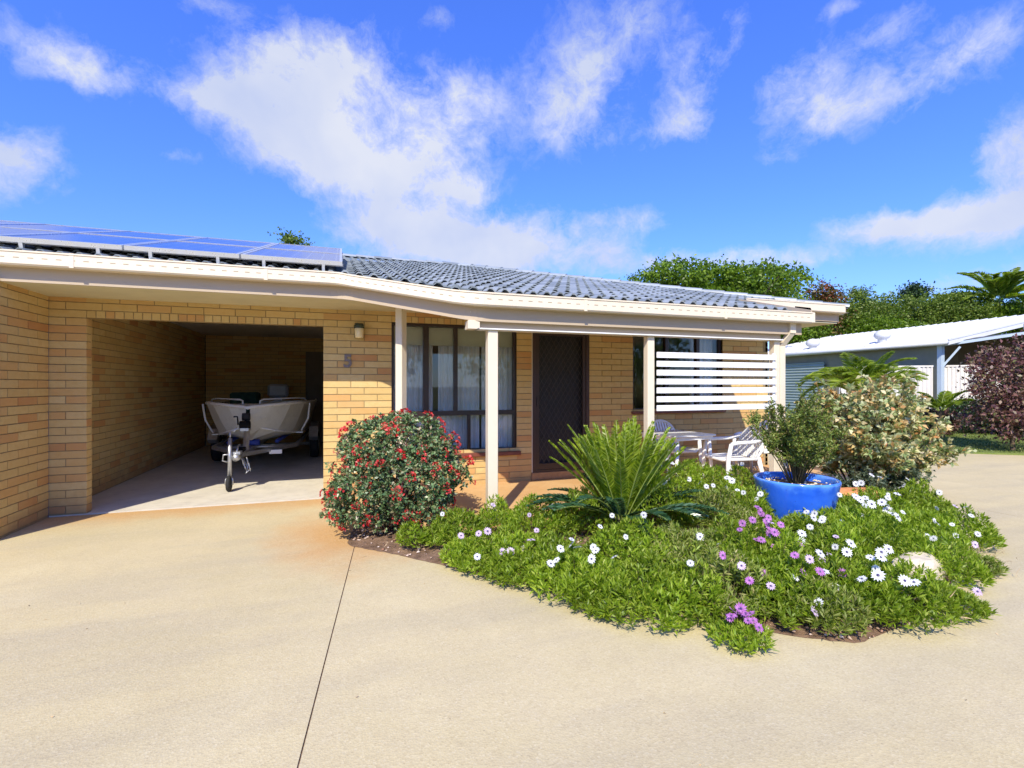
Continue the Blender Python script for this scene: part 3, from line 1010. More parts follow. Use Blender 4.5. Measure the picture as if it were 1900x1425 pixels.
# verge of the porch roof at its right end
vb = MB()
vb.add([(5.73, -2.07, 2.20), (5.73, -.86, 2.50), (5.73, -.86, 2.70), (5.73, -2.07, 2.365), (5.75, -2.07, 2.20), (5.75, -.86, 2.50), (5.75, -.86, 2.70), (5.75, -2.07, 2.365)],
       [(0, 3, 2, 1), (4, 5, 6, 7), (0, 1, 5, 4), (3, 7, 6, 2), (0, 4, 7, 3), (1, 2, 6, 5)])
vb.build('verge_board', M_FASCIA, H)
vm = MB().bbox((5.735, -2.085, 2.205), (5.79, -1.94, 2.335)).build('gutter_end', M_TRIM, H)
MB().add([(5.775, -2.05, 2.345), (5.775, -1.80, 2.40), (5.775, -1.80, 2.455), (5.775, -2.03, 2.40)], [(0, 1, 2, 3), (3, 2, 1, 0)]).build('verge_shadow_plate', M_DARK, H)  # near-black plate standing in for the shadow at the verge end
# soffits
so = MB()
so.box((-9, -.84, 2.395), (.3, .0, 2.41), None)
so.build('soffit', M_SOFFIT, H)
so = MB()
so.prism([(5.78, -.84), (7.73, -.84), (7.73, 9.2), (7.19, 9.2), (7.19, .0), (5.78, .0)], 2.42, 2.435)
so.build('soffit', M_SOFFIT, H)
pc = MB()
pc.box((.3, -.84, 2.40), (5.7, .0, 2.414))
cp_ = [(.3, -.84, 2.40), (1.43, -1.93, 2.15), (5.7, -1.93, 2.15), (5.7, -.84, 2.40)]
pc.add(cp_ + [(x, y, z + .014) for x, y, z in cp_], [(0, 1, 2, 3), (7, 6, 5, 4), (0, 4, 5, 1)])
pc.build('porch_ceiling', M_SOFFIT, H)
# beam
bm_ = MB()
bm_.box((1.50, -1.90, 2.003), (5.43, -1.80, 2.145))
bm_.build('porch_beam', M_FASCIA, H)
MB().bbox((1.49, -1.945, 1.988), (5.43, -1.80, 2.002), .003).build('beam_flange', M_WHITE, H)
MB().bbox((1.40, -1.945, 1.988), (1.52, -1.80, 2.075), .004).build('beam_end', M_TRIM, H)
# posts
def post(x, y, z0, z1, rot=0, sz=.09):
    M = Matrix.Translation((x, y, 0)) @ Matrix.Rotation(rot, 4, 'Z')
    p = MB().bbox((-sz / 2, -sz / 2, z0), (sz / 2, sz / 2, z1), .006, M).build('porch_post', M_TRIM, H)
    MB().bbox((-sz / 2 - .012, -sz / 2 - .012, z0), (sz / 2 + .012, sz / 2 + .012, z0 + .012), .002, M).build('base_plate', M_GALV, p)
post(1.665, -1.865, .0, 1.988, 0, .105)
post(3.54, -1.85, .06, 1.988)
post(5.38, -1.85, .06, 1.988)
post(.875, -.80, .0, 2.40, PI / 4, .095)
# slatted privacy screen between the middle and right posts
scr = link('privacy_screen', None, H)
zt = [1.808 - i * .1008 for i in range(7)]
for z in zt:
    MB().bbox((3.60, -1.925, z - .066), (5.335, -1.905, z), .003).build('slat', M_WHITE, scr)
MB().box((5.30, -1.904, 1.12), (5.335, -1.886, 1.83)).build('batten', M_WHITE, scr)
# downpipe
dp = MB()
dp.box((5.49, -1.99, 2.08), (5.58, -1.91, 2.20))
def obl(mb, a, b, wx, wy):
    a = Vector(a); b = Vector(b)
    vv = []
    for c in (a, b):
        vv += [c + Vector(q) for q in ((-wx, -wy, 0), (wx, -wy, 0), (wx, wy, 0), (-wx, wy, 0))]
    mb.add(vv, [(3, 2, 1, 0), (4, 5, 6, 7), (0, 1, 5, 4), (1, 2, 6, 5), (2, 3, 7, 6), (3, 0, 4, 7)])
obl(dp, (5.535, -1.95, 2.08), (5.475, -1.86, 1.93), .042, .035)
dp.bbox((5.433, -1.895, .03), (5.517, -1.825, 1.93), .006)
dp.build('downpipe', M_TRIM, H)

# ---------------- windows and door
def window(x0, x1, z0, z1, vert, trans=None, lower=None):
    wn = link('window', None, H)
    fr = MB()
    y0, y1 = .035, .10
    t = .035
    fr.box((x0, y0, z0), (x0 + t, y1, z1)); fr.box((x1 - t, y0, z0), (x1, y1, z1))
    fr.box((x0 + t, y0, z1 - t), (x1 - t, y1, z1)); fr.box((x0 + t, y0, z0), (x1 - t, y1, z0 + t))
    fr.build('frame', M_FRAME, wn)
    zb = z0 + t
    if trans:
        MB().box((x0 + t, y0 + .003, trans - .03), (x1 - t, y1 - .003, trans + .035)).build('transom', M_FRAME, wn)
        lw_ = [x0 + t] + lower + [x1 - t]
        for xx in lower:
            MB().box((xx - .022, y0 + .006, z0 + t), (xx + .022, y1 - .006, trans - .03)).build('mullion', M_FRAME, wn)
        for a, b in zip(lw_[:-1], lw_[1:]):
            a += .022 * (a != x0 + t); b -= .022 * (b != x1 - t)
            MB().add([(a, .07, z0 + t), (b, .07, z0 + t), (b, .07, trans - .03), (a, .07, trans - .03)], [(0, 1, 2, 3)]).build('pane', M_GLASS, wn)
        zb = trans + .035
    vv = [(x0 + t, 0)] + vert + [(x1 - t, 0)]
    for xx, hw in vert:
        MB().box((xx - hw, y0 - .004, zb), (xx + hw, y1 - .006, z1 - t)).build('mullion', M_FRAME, wn)
    for (a, ha), (b, hb) in zip(vv[:-1], vv[1:]):
        MB().add([(a + ha, .072, zb), (b - hb, .072, zb), (b - hb, .072, z1 - t), (a + ha, .072, z1 - t)], [(0, 1, 2, 3)]).build('pane', M_GLASS, wn)
    return wn
w1 = window(.84, 2.59, .50, WZ - .003, [(1.30, .038), (1.71, .026)], 1.045, [1.30, 1.90])
MB().bbox((.82, -.055, .44), (2.64, .034, .497), .008).build('sill', M_SILL, w1)
w2 = window(4.50, 6.22, 1.03, WZ - .003, [(5.15, .03), (5.75, .03)])
MB().bbox((4.47, -.05, .985), (6.25, .034, 1.028), .008).build('sill', M_SILL, w2)
# rooms behind
def room(name, x0, x1, z0, z1, y0, y1):
    b = MB()
    vv = [(x0, y0, z0), (x1, y0, z0), (x1, y1, z0), (x0, y1, z0), (x0, y0, z1), (x1, y0, z1), (x1, y1, z1), (x0, y1, z1)]
    b.add(vv, [(0, 1, 2, 3), (7, 6, 5, 4), (3, 2, 6, 7), (0, 3, 7, 4), (1, 5, 6, 2)])
    b.build(name, M_ROOM, H)
room('living_room', .35, 2.70, .15, 2.55, .13, 3.8)
room('bedroom', 3.9, 7.0, .15, 2.55, .13, 3.8)
# curtains: pleated sheers behind glass
def pleats(x0, x1, z0, z1, y, amp=.02, per=.075, seed=0):
    rr = random.Random(seed)
    n = int((x1 - x0) / .012)
    V = []
    ph = rr.random() * 6
    for i in range(n + 1):
        f = i / n
        x = x0 + (x1 - x0) * f
        ph += .012 * 2 * PI / per * (.7 + .6 * mn.noise(Vector((x * 4, seed, 0))) + .3)
        V.append((x, y + amp * math.sin(ph), z0))
        V.append((x + .004 * math.sin(ph), y + amp * .7 * math.sin(ph), z1))
    F = [(2 * i, 2 * i + 2, 2 * i + 3, 2 * i + 1) for i in range(n)]
    m = MB()
    m.add(V, F, True)
    return m
cu = pleats(.86, 1.42, .53, 2.20, .20, seed=1).build('curtain', M_SHEER, None, label='sheer white pleated curtain at the left side of the large window', category='curtain', group='sheer curtains in the large window')
cu = pleats(1.50, 2.10, .53, 2.20, .23, seed=2).build('curtain', M_SHEER, None, label='sheer white pleated curtain in the middle of the large window', category='curtain', group='sheer curtains in the large window')
cu = pleats(2.12, 2.58, .53, 2.20, .20, seed=3).build('curtain', M_SHEER, None, label='sheer white pleated curtain nearest the front door in the large window', category='curtain', group='sheer curtains in the large window')
pleats(5.72, 6.20, 1.05, 2.22, .20, seed=4).build('curtain', M_SHEER, None, label='pale curtain in the window behind the slatted porch screen', category='curtain')
MB().box((.88, .125, 1.98), (2.56, .14, 2.225)).build('roller_blind', M_BLIND, None, label='pale roller blind part lowered across the top of the large window', category='blind')
# front door
dr_ = link('security_door', None, H)
fx0, fx1, fz0, fz1 = 2.83, 3.74, .17, WZ - .004
f = MB()
t = .05
f.box((fx0, -.012, fz0), (fx0 + t, .10, fz1)); f.box((fx1 - t, -.012, fz0), (fx1, .10, fz1)); f.box((fx0 + t, -.012, fz1 - t), (fx1 - t, .10, fz1)); f.box((fx0 + t, -.012, fz0), (fx1 - t, .10, fz0 + .03))
f.build('frame', simple('mission_brown_frame', (.05, .026, .022), .4, .1, 8), dr_)
lf = MB()
a0, a1, c0, c1 = fx0 + t + .004, fx1 - t - .004, fz0 + .034, fz1 - t - .004
lf.box((a0, .0, c0), (a0 + .05, .03, c1)); lf.box((a1 - .05, .0, c0), (a1, .03, c1)); lf.box((a0 + .05, .0, c1 - .05), (a1 - .05, .03, c1)); lf.box((a0 + .05, .0, c0), (a1 - .05, .03, c0 + .085))
lf.build('leaf_frame', simple('mission_brown_leaf', (.045, .025, .02), .38, .1, 8), dr_)
gr = MB()
gx0_, gx1_, gz0_, gz1_ = a0 + .05, a1 - .05, c0 + .085, c1 - .05
sp = .085
W_, Hh = gx1_ - gx0_, gz1_ - gz0_
for sgn in (1, -1):
    k = -Hh * .62
    while k < W_ + Hh * .62:
        # line x = k + sgn*z*0.62
        pts_ = []
        z_a, z_b = 0, Hh
        for z in np.linspace(0, Hh, 240):
            x = (k + z * .62) if sgn > 0 else (W_ - k - z * .62)
            if 0 <= x <= W_:
                pts_.append((x, z))
        if len(pts_) > 2:
            p, q = pts_[0], pts_[-1]
            gr.tube([(gx0_ + p[0], .014 + .002 * sgn, gz0_ + p[1]), (gx0_ + q[0], .014 + .002 * sgn, gz0_ + q[1])], .0034, 4, False, False)
        k += sp * .9
gr.build('diamond_grille', simple('bronze_grille', (.055, .05, .045), .4, .1, 30, metal=.2), dr_)
MB().box((fx0 + t, .085, fz0 + .03), (fx1 - t, .105, fz1 - t)).build('inner_door', M_DOORIN, dr_)
MB().bbox((a0 + .008, -.022, 1.12), (a0 + .042, .0, 1.26), .004).build('lock', M_FRAME, dr_)
MB().box((fx0 - .012, -.006, fz0), (fx0 - .001, .06, fz1)).build('door_edge_strip', M_TRIM, dr_)  # narrow cream strip down the left edge of the door frame
MB().bbox((fx0 - .02, -.035, .062), (fx1 + .02, .10, .168), .006).build('door_step', simple('brick_step', (.36, .20, .09), .8, .2, 15), dr_)

# wall lamp and number
lp = thing('wall_lamp', 'small wall lamp with cream diffuser and dark cap on the brick pillar', 'lamp', (.43, 0, 2.13))
MB().bbox((-.055, -.03, -.09), (.055, -.002, .10), .006).build('back_plate', M_LAMPCAP, lp)
MB().lathe([(.0, .0), (.047, .0), (.052, .01), (.056, .12), (.05, .125), (.0, .125)], (0, -.085, -.095), 16).build('diffuser', M_CREAMGLASS, lp)
MB().lathe([(.066, .0), (.066, .03), (.05, .052), (.0, .06)], (0, -.085, .03), 16).build('cap', M_LAMPCAP, lp)
fc = bpy.data.curves.new('house_number', 'FONT')
fc.body = '5'
fc.size = .23
fc.extrude = .006
fc.offset = .004
fc.bevel_depth = .0015
fc.materials.append(M_NUM)
fo = bpy.data.objects.new('house_number', fc)
COL.objects.link(fo)
fo.location = (.235, -.010, 1.665)
fo.rotation_euler = (PI / 2, 0, 0)
bpy.context.view_layer.update()
nme = bpy.data.meshes.new_from_object(fo)
mw_ = fo.matrix_world.copy()
bpy.data.objects.remove(fo)
fo = link('house_number', nme)
fo.matrix_world = mw_
fo['label'] = 'dull metal house number 5 on the brick pillar under the wall lamp'
fo['category'] = 'house number'

# =================================================================== SOLAR PANELS
rows_lab = {0: 'front', 1: 'back'}
ord_ = ['nearest the tiled right-hand roof', 'second from the right', 'third from the right', 'fourth from the right', 'fifth from the right', 'sixth from the right']
TLT = math.atan(.305)
def panel(i, j):
    x1 = .225 - i * 1.035
    y = -.81 + j * 1.60
    z = 2.775 + j * 1.60 * .305
    p = thing('solar_panel', 'blue solar panel in the %s row of the roof array, %s' % (rows_lab[j], ord_[i]), 'solar panel', (x1 - 1.015, y, z), 0, 'solar panels on the roof')
    p.rotation_euler = (TLT, 0, 0)
    Wp, Lp = 1.015, 1.655
    fr = MB()
    fr.box((0, 0, 0), (Wp, .03, .045)); fr.box((0, Lp - .03, 0), (Wp, Lp, .045)); fr.box((0, .03, 0), (.03, Lp - .03, .045)); fr.box((Wp - .03, .03, 0), (Wp, Lp - .03, .045))
    fr.build('frame', M_PVAL, p)
    MB().box((.03, .03, .02), (Wp - .03, Lp - .03, .038)).build('cells', M_PV, p)
    for yy in (.3, 1.3):
        MB().box((-.01, yy, -.035), (Wp + .012, yy + .04, -.002)).build('rail', M_PVAL, p)
    for xx in (.2, .8):
        fo_ = MB()
        fo_.box((xx, -.002, -.09), (xx + .03, .035, -.001))
        fo_.build('bracket', M_PVAL, p)
for j in range(2):
    for i in range(6):
        panel(i, j)

# =================================================================== BOAT AND TRAILER
bt = thing('boat', 'pale aluminium runabout boat parked bow first in the garage', 'boat', (-1.13, 1.75, 0), 0)
# stations: (y, half beam, gunwale z, chine half beam, chine z, keel z)
ST = [(0.0, .03, 1.085, .02, .84, .66), (.18, .30, 1.11, .15, .76, .58), (.45, .56, 1.13, .36, .69, .53), (.85, .74, 1.13, .55, .63, .49), (1.4, .82, 1.12, .66, .59, .47), (2.3, .84, 1.10, .70, .57, .46), (3.7, .80, 1.09, .68, .57, .46)]
hv, hf = [], []
for (y, hb, gz, cb, cz, kz) in ST:
    hv += [(-hb, y, gz), (-(hb * .55 + cb * .45), y, (gz * .5 + cz * .5)), (-cb, y, cz), (0, y, kz), (cb, y, cz), (hb * .55 + cb * .45, y, (gz * .5 + cz * .5)), (hb, y, gz)]
for i in range(len(ST) - 1):
    for k in range(6):
        hf.append((i * 7 + k, i * 7 + 7 + k, i * 7 + 8 + k, i * 7 + k + 1))
hf.append(tuple(range((len(ST) - 1) * 7, len(ST) * 7)))
hm = MB()
hm.add(hv, hf, False)
hull = hm.build('hull', M_ALU, bt)
gw = MB()
gw.tube([(-q[1], q[0], q[2] + .012) for q in ST[::-1]] + [(0, -.03, 1.085)] + [(q[1], q[0], q[2] + .012) for q in ST], .026, 8)
gw.build('gunwale', M_HULLW, bt)
# spray chine strips and deck
for s_ in (-1, 1):
    MB().tube([(s_ * (q[3] + .01), q[0], q[4]) for q in ST[1:]], .014, 6).build('chine_strip', M_HULLW, bt)
    MB().tube([(s_ * (ST[4][1] - .0), ST[3][0] + .1, 1.12), (s_ * .79, 1.0, .85), (s_ * .68, 1.0, .64)], .016, 6).build('side_rib', M_HULLW, bt)
    # bow rail
    MB().tube([(s_ * .12, .30, 1.12), (s_ * .125, .32, 1.185), (s_ * .17, .36, 1.205), (s_ * .60, .95, 1.21), (s_ * .72, 1.15, 1.20), (s_ * .76, 1.2, 1.14)], .013, 8).build('bow_rail', M_HULLW, bt)
dkm = MB()
dkm.add([(-q[1] * .97, q[0], q[2] - .005) for q in ST[:4]] + [(q[1] * .97, q[0], q[2] - .005) for q in ST[:4][::-1]], [tuple(range(8))])
dkm.build('foredeck', M_HULLW, bt)
MB().box((-.62, 1.35, .85), (.62, 1.65, .90)).box((-.66, 2.6, .85), (.66, 2.95, .90)).build('thwart_seat', M_ALU, bt)
MB().box((-.70, 1.0, .60), (.70, 3.68, .62)).build('floor', M_ALU, bt)
mt = MB()
mt.bbox((-.20, 3.66, 1.16), (.22, 3.95, 1.46), .05)
mo = mt.build('outboard_motor', M_COWL, bt)
MB().bbox((-.08, 3.72, .45), (.08, 3.86, 1.16), .02).build('motor_leg', M_COWL, mo)
cv = MB().bbox((-.62, 1.95, .90), (-.14, 2.35, 1.30), .04).build('storage_box', M_GREENC, None, label='dark green canvas covered box standing in the boat', category='box')
cv.location = (-1.13, 1.75, 0)
# registration lettering patch: dark rubber bow stop sits on the winch post
tr = thing('boat_trailer', 'galvanised boat trailer with jockey wheel and winch post', 'trailer', (-1.13, 0, 0), 0)
MB().tube([(0, 1.02, .44), (0, 1.9, .44), (0, 5.1, .42)], .045, 4, True, False).build('drawbar', M_GALV, tr)
for s_ in (-1, 1):
    MB().tube([(0, 1.35, .43), (s_ * .62, 2.5, .42), (s_ * .66, 5.2, .42)], .038, 4, True, False).build('side_rail', M_GALV, tr)
    wl = MB().lathe([(.0, -.07), (.15, -.07), (.2, -.08), (.26, -.07), (.275, -.03), (.275, .03), (.26, .07), (.2, .08), (.15, .07), (.0, .07)], (0, 0, 0), 24)
    wo_ = wl.build('wheel', M_RUBBER, tr)
    wo_.rotation_euler = (0, PI / 2, 0)
    wo_.location = (s_ * .84, 3.9, .287)
    rm = MB().lathe([(.0, -.082), (.13, -.084), (.145, -.075), (.145, .075), (.13, .084), (.0, .082)], (0, 0, 0), 16).build('rim', M_GALV, wo_)
    mg = MB()
    mg.tube([(s_ * .84, 3.5, .42), (s_ * .84, 3.6, .58), (s_ * .84, 3.9, .64), (s_ * .84, 4.2, .58), (s_ * .84, 4.3, .42)], .11, 4, True, False)
    mg.build('mudguard', M_GALV, tr)
    MB().tube([(s_ * .35, 2.2, .52), (s_ * .45, 4.8, .52)], .03, 6).build('bunk', M_BLUEP, tr)
MB().tube([(-.75, 3.9, .287), (.75, 3.9, .287)], .03, 8).build('axle', M_GALV, tr)
MB().tube([(-.55, 2.4, .42), (.55, 2.4, .42)], .03, 4).build('crossmember', M_GALV, tr)
MB().tube([(-.1, 2.05, .53), (.12, 2.05, .53)], .05, 10).build('keel_roller', M_BLUEP, tr)
MB().box((.28, 1.86, .36), (.46, 1.90, .42)).build('side_reflector', M_WHITE, tr)
# winch post
wp = MB()
wp.tube([(0, 1.56, .46), (.01, 1.60, .72), (0, 1.56, .90)], .042, 4, True, False)
wp.box((-.055, 1.45, .76), (.055, 1.68, .80))
wpo = wp.build('winch_post', M_GALV, tr)
wn_ = MB()
wn_.tube([(-.07, 1.50, .85), (.07, 1.50, .85)], .055, 12)
wn_.tube([(-.09, 1.50, .85), (-.10, 1.50, .97), (-.15, 1.50, .97)], .012, 6)
wn_.build('winch_drum', M_DARK, wpo)
MB().tube([(-.05, 1.60, .96), (.05, 1.60, .96)], .06, 10).build('bow_stop', M_RUBBER, wpo)
MB().tube([(0, 1.53, .89), (.0, 1.66, 1.0), (.0, 1.74, .94)], .012, 5).build('winch_strap', M_DARK, wpo)
# coupling
cp = MB()
cp.tube([(0, .80, .45), (0, .86, .46), (0, 1.04, .45)], [.045, .055, .045], 8)
cp.box((-.045, .86, .49), (.045, 1.02, .53))
cp.tube([(0, .9, .53), (.0, .98, .60), (.0, 1.1, .60)], .012, 6)
cp.build('coupling', M_GALV, tr)
# jockey wheel on its clamp
jk = MB()
jk.tube([(-.075, .82, .22), (-.075, .86, .72)], .026, 10)
jk.tube([(-.075, .86, .72), (-.075, .865, .80)], .012, 8)
jk.tube([(-.075, .865, .80), (-.02, .85, .81), (-.0, .85, .86)], .009, 6)
jk.tube([(-.075, .84, .50), (-.15, .83, .50), (-.16, .83, .42), (-.10, .83, .40)], .010, 6)
jk.tube([(-.075, .82, .22), (-.115, .80, .17), (-.115, .79, .10)], .014, 6)
jk.tube([(-.075, .82, .22), (-.035, .80, .17), (-.035, .79, .10)], .014, 6)
jko = jk.build('jockey_stand', M_GALV, tr)
jw = MB().lathe([(.0, -.02), (.05, -.022), (.09, -.026), (.105, -.012), (.105, .012), (.09, .026), (.05, .022), (.0, .02)], (0, 0, 0), 20).build('jockey_wheel', M_RUBBER, jko)
jw.rotation_euler = (0, PI / 2, 0)
jw.location = (-.075, .79, .117)
# safety chains hanging in loops
ch = MB()
for k, (sx_, dz) in enumerate(((.05, .16), (.10, .20), (.03, .10))):
    pts_ = []
    for i in range(15):
        f_ = i / 14
        pts_.append((sx_ + .05 * math.sin(f_ * PI), .95 + .05 * k, .42 - dz * math.sin(f_ * PI) * (1 - .3 * f_) + .02 * math.sin(i * 2.4)))
    ch.tube(pts_, .009, 5)
ch.tube([(.06, 1.0, .42), (.12, .98, .30), (.10, .96, .22), (.16, .97, .28)], .008, 5)
ch.build('safety_chain', M_GALV, tr)
MB().bbox((-.03, 1.06, .50), (.06, 1.22, .56), .01).build('brake_lever', M_DARK, tr)

# =================================================================== GARDEN BED
bed = [(.27, -1.98), (.31, -2.10), (.67, -2.46), (.90, -2.74), (1.24, -3.13), (1.56, -3.42), (1.81, -3.75), (2.09, -3.97), (2.5, -4.45), (2.72, -4.63), (2.93, -4.76), (3.36, -4.70), (4.0, -4.52), (4.7, -4.22), (5.4, -3.82), (6.2, -3.35), (7.0, -2.75), (7.7, -1.9), (8.1, -1.0), (8.1, .2), (7.52, .2), (7.52, -1.95), (.76, -1.95), (.76, -1.15), (.36, -1.25)]
def inpoly(P, poly):
    x, y = P[:, 0], P[:, 1]
    c = np.zeros(len(P), bool)
    n = len(poly)
    for i in range(n):
        x0, y0 = poly[i]
        x1, y1 = poly[(i + 1) % n]
        k = ((y0 > y) != (y1 > y)) & (x < (x1 - x0) * (y - y0) / (y1 - y0 + 1e-12) + x0)
        c ^= k
    return c
def edged(P, poly):
    d = np.full(len(P), 1e9)
    n = len(poly)
    for i in range(n):
        a = np.array(poly[i]); b = np.array(poly[(i + 1) % n])
        ab = b - a
        t = np.clip(((P[:, :2] - a) @ ab) / (ab @ ab), 0, 1)
        q = a + t[:, None] * ab
        d = np.minimum(d, np.linalg.norm(P[:, :2] - q, axis=1))
    return d
# soil sheet: fine grid, gently mounded
gs = .07
xs = np.arange(.1, 8.3, gs); ys = np.arange(-4.9, .3, gs)
X, Y = np.meshgrid(xs, ys)
PP = np.stack([X.ravel(), Y.ravel()], 1)
ins = inpoly(PP, bed); ed_ = edged(PP, bed)
hh = np.where(ins, .006 + .07 * np.clip(ed_ / .5, 0, 1), -.05)
hh += np.where(ins, NR.normal(scale=.006, size=len(PP)) * np.clip(ed_ / .1, 0, 1), 0)
# pull the outer ring of grid points onto the bed outline so that its edge runs clean
nx, ny = len(xs), len(ys)
def nearest(P, poly):
    best = np.full(len(P), 1e9); Q = P.copy()
    for i in range(len(poly)):
        a = np.array(poly[i]); b = np.array(poly[(i + 1) % len(poly)])
        ab = b - a
        t = np.clip(((P - a) @ ab) / (ab @ ab), 0, 1)
        q = a + t[:, None] * ab
        d = np.linalg.norm(P - q, axis=1)
        m = d < best
        best[m] = d[m]; Q[m] = q[m]
    return Q
out_ = ~ins
PP[out_] = nearest(PP[out_], bed) + NR.normal(scale=.006, size=(int(out_.sum()), 2))
hh[out_] = .003
V = np.concatenate([PP, hh[:, None]], 1)
I = np.arange(nx * ny).reshape(ny, nx)
F = np.stack([I[:-1, :-1], I[:-1, 1:], I[1:, 1:], I[1:, :-1]], -1).reshape(-1, 4)
keep = ins[F].any(axis=1)
link('garden_bed', npmesh('garden_bed', V, F[keep], M_SOIL, True), kind='structure', label='mounded soil of the garden bed')
def soilz(x, y):
    p = np.array([[x, y]])
    return float(.008 + .07 * np.clip(edged(p, bed) / .5, 0, 1)[0]) if inpoly(p, bed)[0] else 0.0

# pebbles and bark along the bed
M_PEB = None
m_, g2 = new_mat('mixed_pebbles')
isl = g2.n('ShaderNodeNewGeometry').outputs['Random Per Island']
M_PEB = finish(m_, g2, g2.ramp(isl, [(0, (.20, .12, .08)), (.3, (.38, .26, .18)), (.6, (.52, .38, .28)), (.85, (.62, .50, .42)), (1, (.34, .17, .10))]), .85, spec=.2)
n = 11000
P = np.stack([NR.uniform(.2, 8, n), NR.uniform(-4.9, .2, n)], 1)
ok = inpoly(P, bed)
dd = edged(P, bed)
nearleft = (P[:, 0] < 2.6)
ok &= (dd < .35) | nearleft | (NR.random(n) < .3)
P = P[ok]; dd = dd[ok]
n = len(P)
oct_v = np.array([(1, 0, 0), (0, 1, 0), (-1, 0, 0), (0, -1, 0), (0, 0, 1), (0, 0, -.6)], float)
oct_f = np.array([(0, 1, 4), (1, 2, 4), (2, 3, 4), (3, 0, 4), (1, 0, 5), (2, 1, 5), (3, 2, 5), (0, 3, 5)])
sz = NR.uniform(.006, .019, n)[:, None] * NR.uniform(.5, 1.2, (n, 3)) * [1.1, 1.1, .7]
an = NR.uniform(0, 2 * PI, n)
V = oct_v[None] * sz[:, None]
V = V + NR.normal(scale=.0015, size=V.shape)
ca, sa = np.cos(an)[:, None], np.sin(an)[:, None]
V = np.stack([V[:, :, 0] * ca - V[:, :, 1] * sa, V[:, :, 0] * sa + V[:, :, 1] * ca, V[:, :, 2]], -1)
V[:, :, :2] += P[:, None]
V[:, :, 2] += (.012 + .07 * np.clip(dd / .5, 0, 1))[:, None]
F = (oct_f[None] + 6 * np.arange(n)[:, None, None]).reshape(-1, 3)
link('pebble_mulch', npmesh('pebble_mulch', V.reshape(-1, 3), F, M_PEB), kind='stuff')

# rocks
def rock(name, label, loc, s, mat, seed, rot=0):
    rr = random.Random(seed)
    import bmesh
    b = bmesh.new()
    bmesh.ops.create_icosphere(b, subdivisions=3, radius=1)
    for v in b.verts:
        d = v.co.normalized()
        k = 1 + .28 * mn.noise(d * 1.3 + Vector((seed, 0, 0))) + .10 * mn.noise(d * 4 + Vector((0, seed, 0)))
        v.co = Vector((d.x * s[0], d.y * s[1], d.z * s[2])) * k
        if v.co.z > s[2] * .72:
            v.co.z = s[2] * .72 + (v.co.z - s[2] * .72) * .3
    me = bpy.data.meshes.new(name)
    b.to_mesh(me)
    b.free()
    me.materials.append(mat)
    o = link(name, me, None, loc, label=label, category='rock')
    o.rotation_euler = (0, 0, rot)
    return o

# ---------------- daisies
def tufts(cx, cy, r, h, n, rng, seed):
    """stems rising in a dome, each with a whorl of narrow leaves; local to centre"""
    a = rng.uniform(0, 2 * PI, n)
    rr = r * np.sqrt(rng.random(n))
    x = rr * np.cos(a); y = rr * np.sin(a)
    irr = np.array([mn.noise(Vector((cx + x[i], cy + y[i], seed)) * 5) for i in range(n)])
    top = h * (1 - .74 * (rr / r) ** 2.0) * (.82 + .55 * irr)
    top = np.maximum(top, .05)
    lean = np.stack([x, y], 1) / r * .28
    return x, y, top, lean
def daisy_foliage(cx, cy, r, h, dens=1.0, mat=L_DAISY, seed=0, leafL=.050, leafW=.0105):
    rng = np.random.default_rng(seed + 100)
    n = int(430 * dens * (r / .35) ** 2) + 18
    x, y, top, lean = tufts(cx, cy, r, h, n, rng, seed)
    K = 13
    t = rng.uniform(.35, 1.0, (n, K)) ** .7
    t[:, :4] = rng.uniform(.9, 1.02, (n, 4))
    px = x[:, None] + lean[:, :1] * top[:, None] * t
    py = y[:, None] + lean[:, 1:] * top[:, None] * t
    pz = top[:, None] * t
    P = np.stack([px, py, pz], -1).reshape(-1, 3)
    up = .55 + 1.1 * (t > .88)
    d = rng.normal(size=(n, K, 3)) * [.8, .8, .35]
    d[..., 2] += up
    d[..., :2] += lean[:, None, :] * 1.2
    L = rng.uniform(.6, 1.25, n * K) * leafL
    Wd = leafW * rng.uniform(.7, 1.3, n * K)
    return P, d.reshape(-1, 3), L, Wd, mat, (x, y, top, lean)
_petal_cache = {}
def flower_mesh(kind):
    """daisy head facing +z: 14 petals and a domed eye"""
    if kind in _petal_cache:
        return _petal_cache[kind]
    mats = {'white': P_WHITE, 'lilac': P_LILAC, 'purple': P_PURP}
    n = 13
    V, F = [], []
    for i in range(n):
        a = 2 * PI * i / n
        d = Vector((math.cos(a), math.sin(a), 0)); s = Vector((-math.sin(a), math.cos(a), 0))
        b = len(V)
        q_ = .030 + .006 * ((i * 5) % 7) / 7; e_ = .0035 * ((i * 3) % 5 - 2) / 2
        V += [d * .004, d * .02 + s * .0058 + Vector((0, 0, .003)), d * q_ + Vector((0, 0, e_)), d * .02 - s * .0058 + Vector((0, 0, .003))]
        F.append((b, b + 1, b + 2, b + 3))
    me = MB().add(V, F).mesh('daisy_flower', mats[kind])
    me.materials.append(P_EYE)
    b = MB()
    import bmesh
    bm = bmesh.new()
    bm.from_mesh(me)
    ring = [bm.verts.new((math.cos(2 * PI * k / 7) * .0062, math.sin(2 * PI * k / 7) * .0062, .0035)) for k in range(7)]
    topv = bm.verts.new((0, 0, .0075))
    for k in range(7):
        fce = bm.faces.new((ring[k], ring[(k + 1) % 7], topv))
        fce.material_index = 1
    bm.to_mesh(me)
    bm.free()
    _petal_cache[kind] = me
    return me
SUNISH = Vector((-.35, -.62, .75)).normalized()
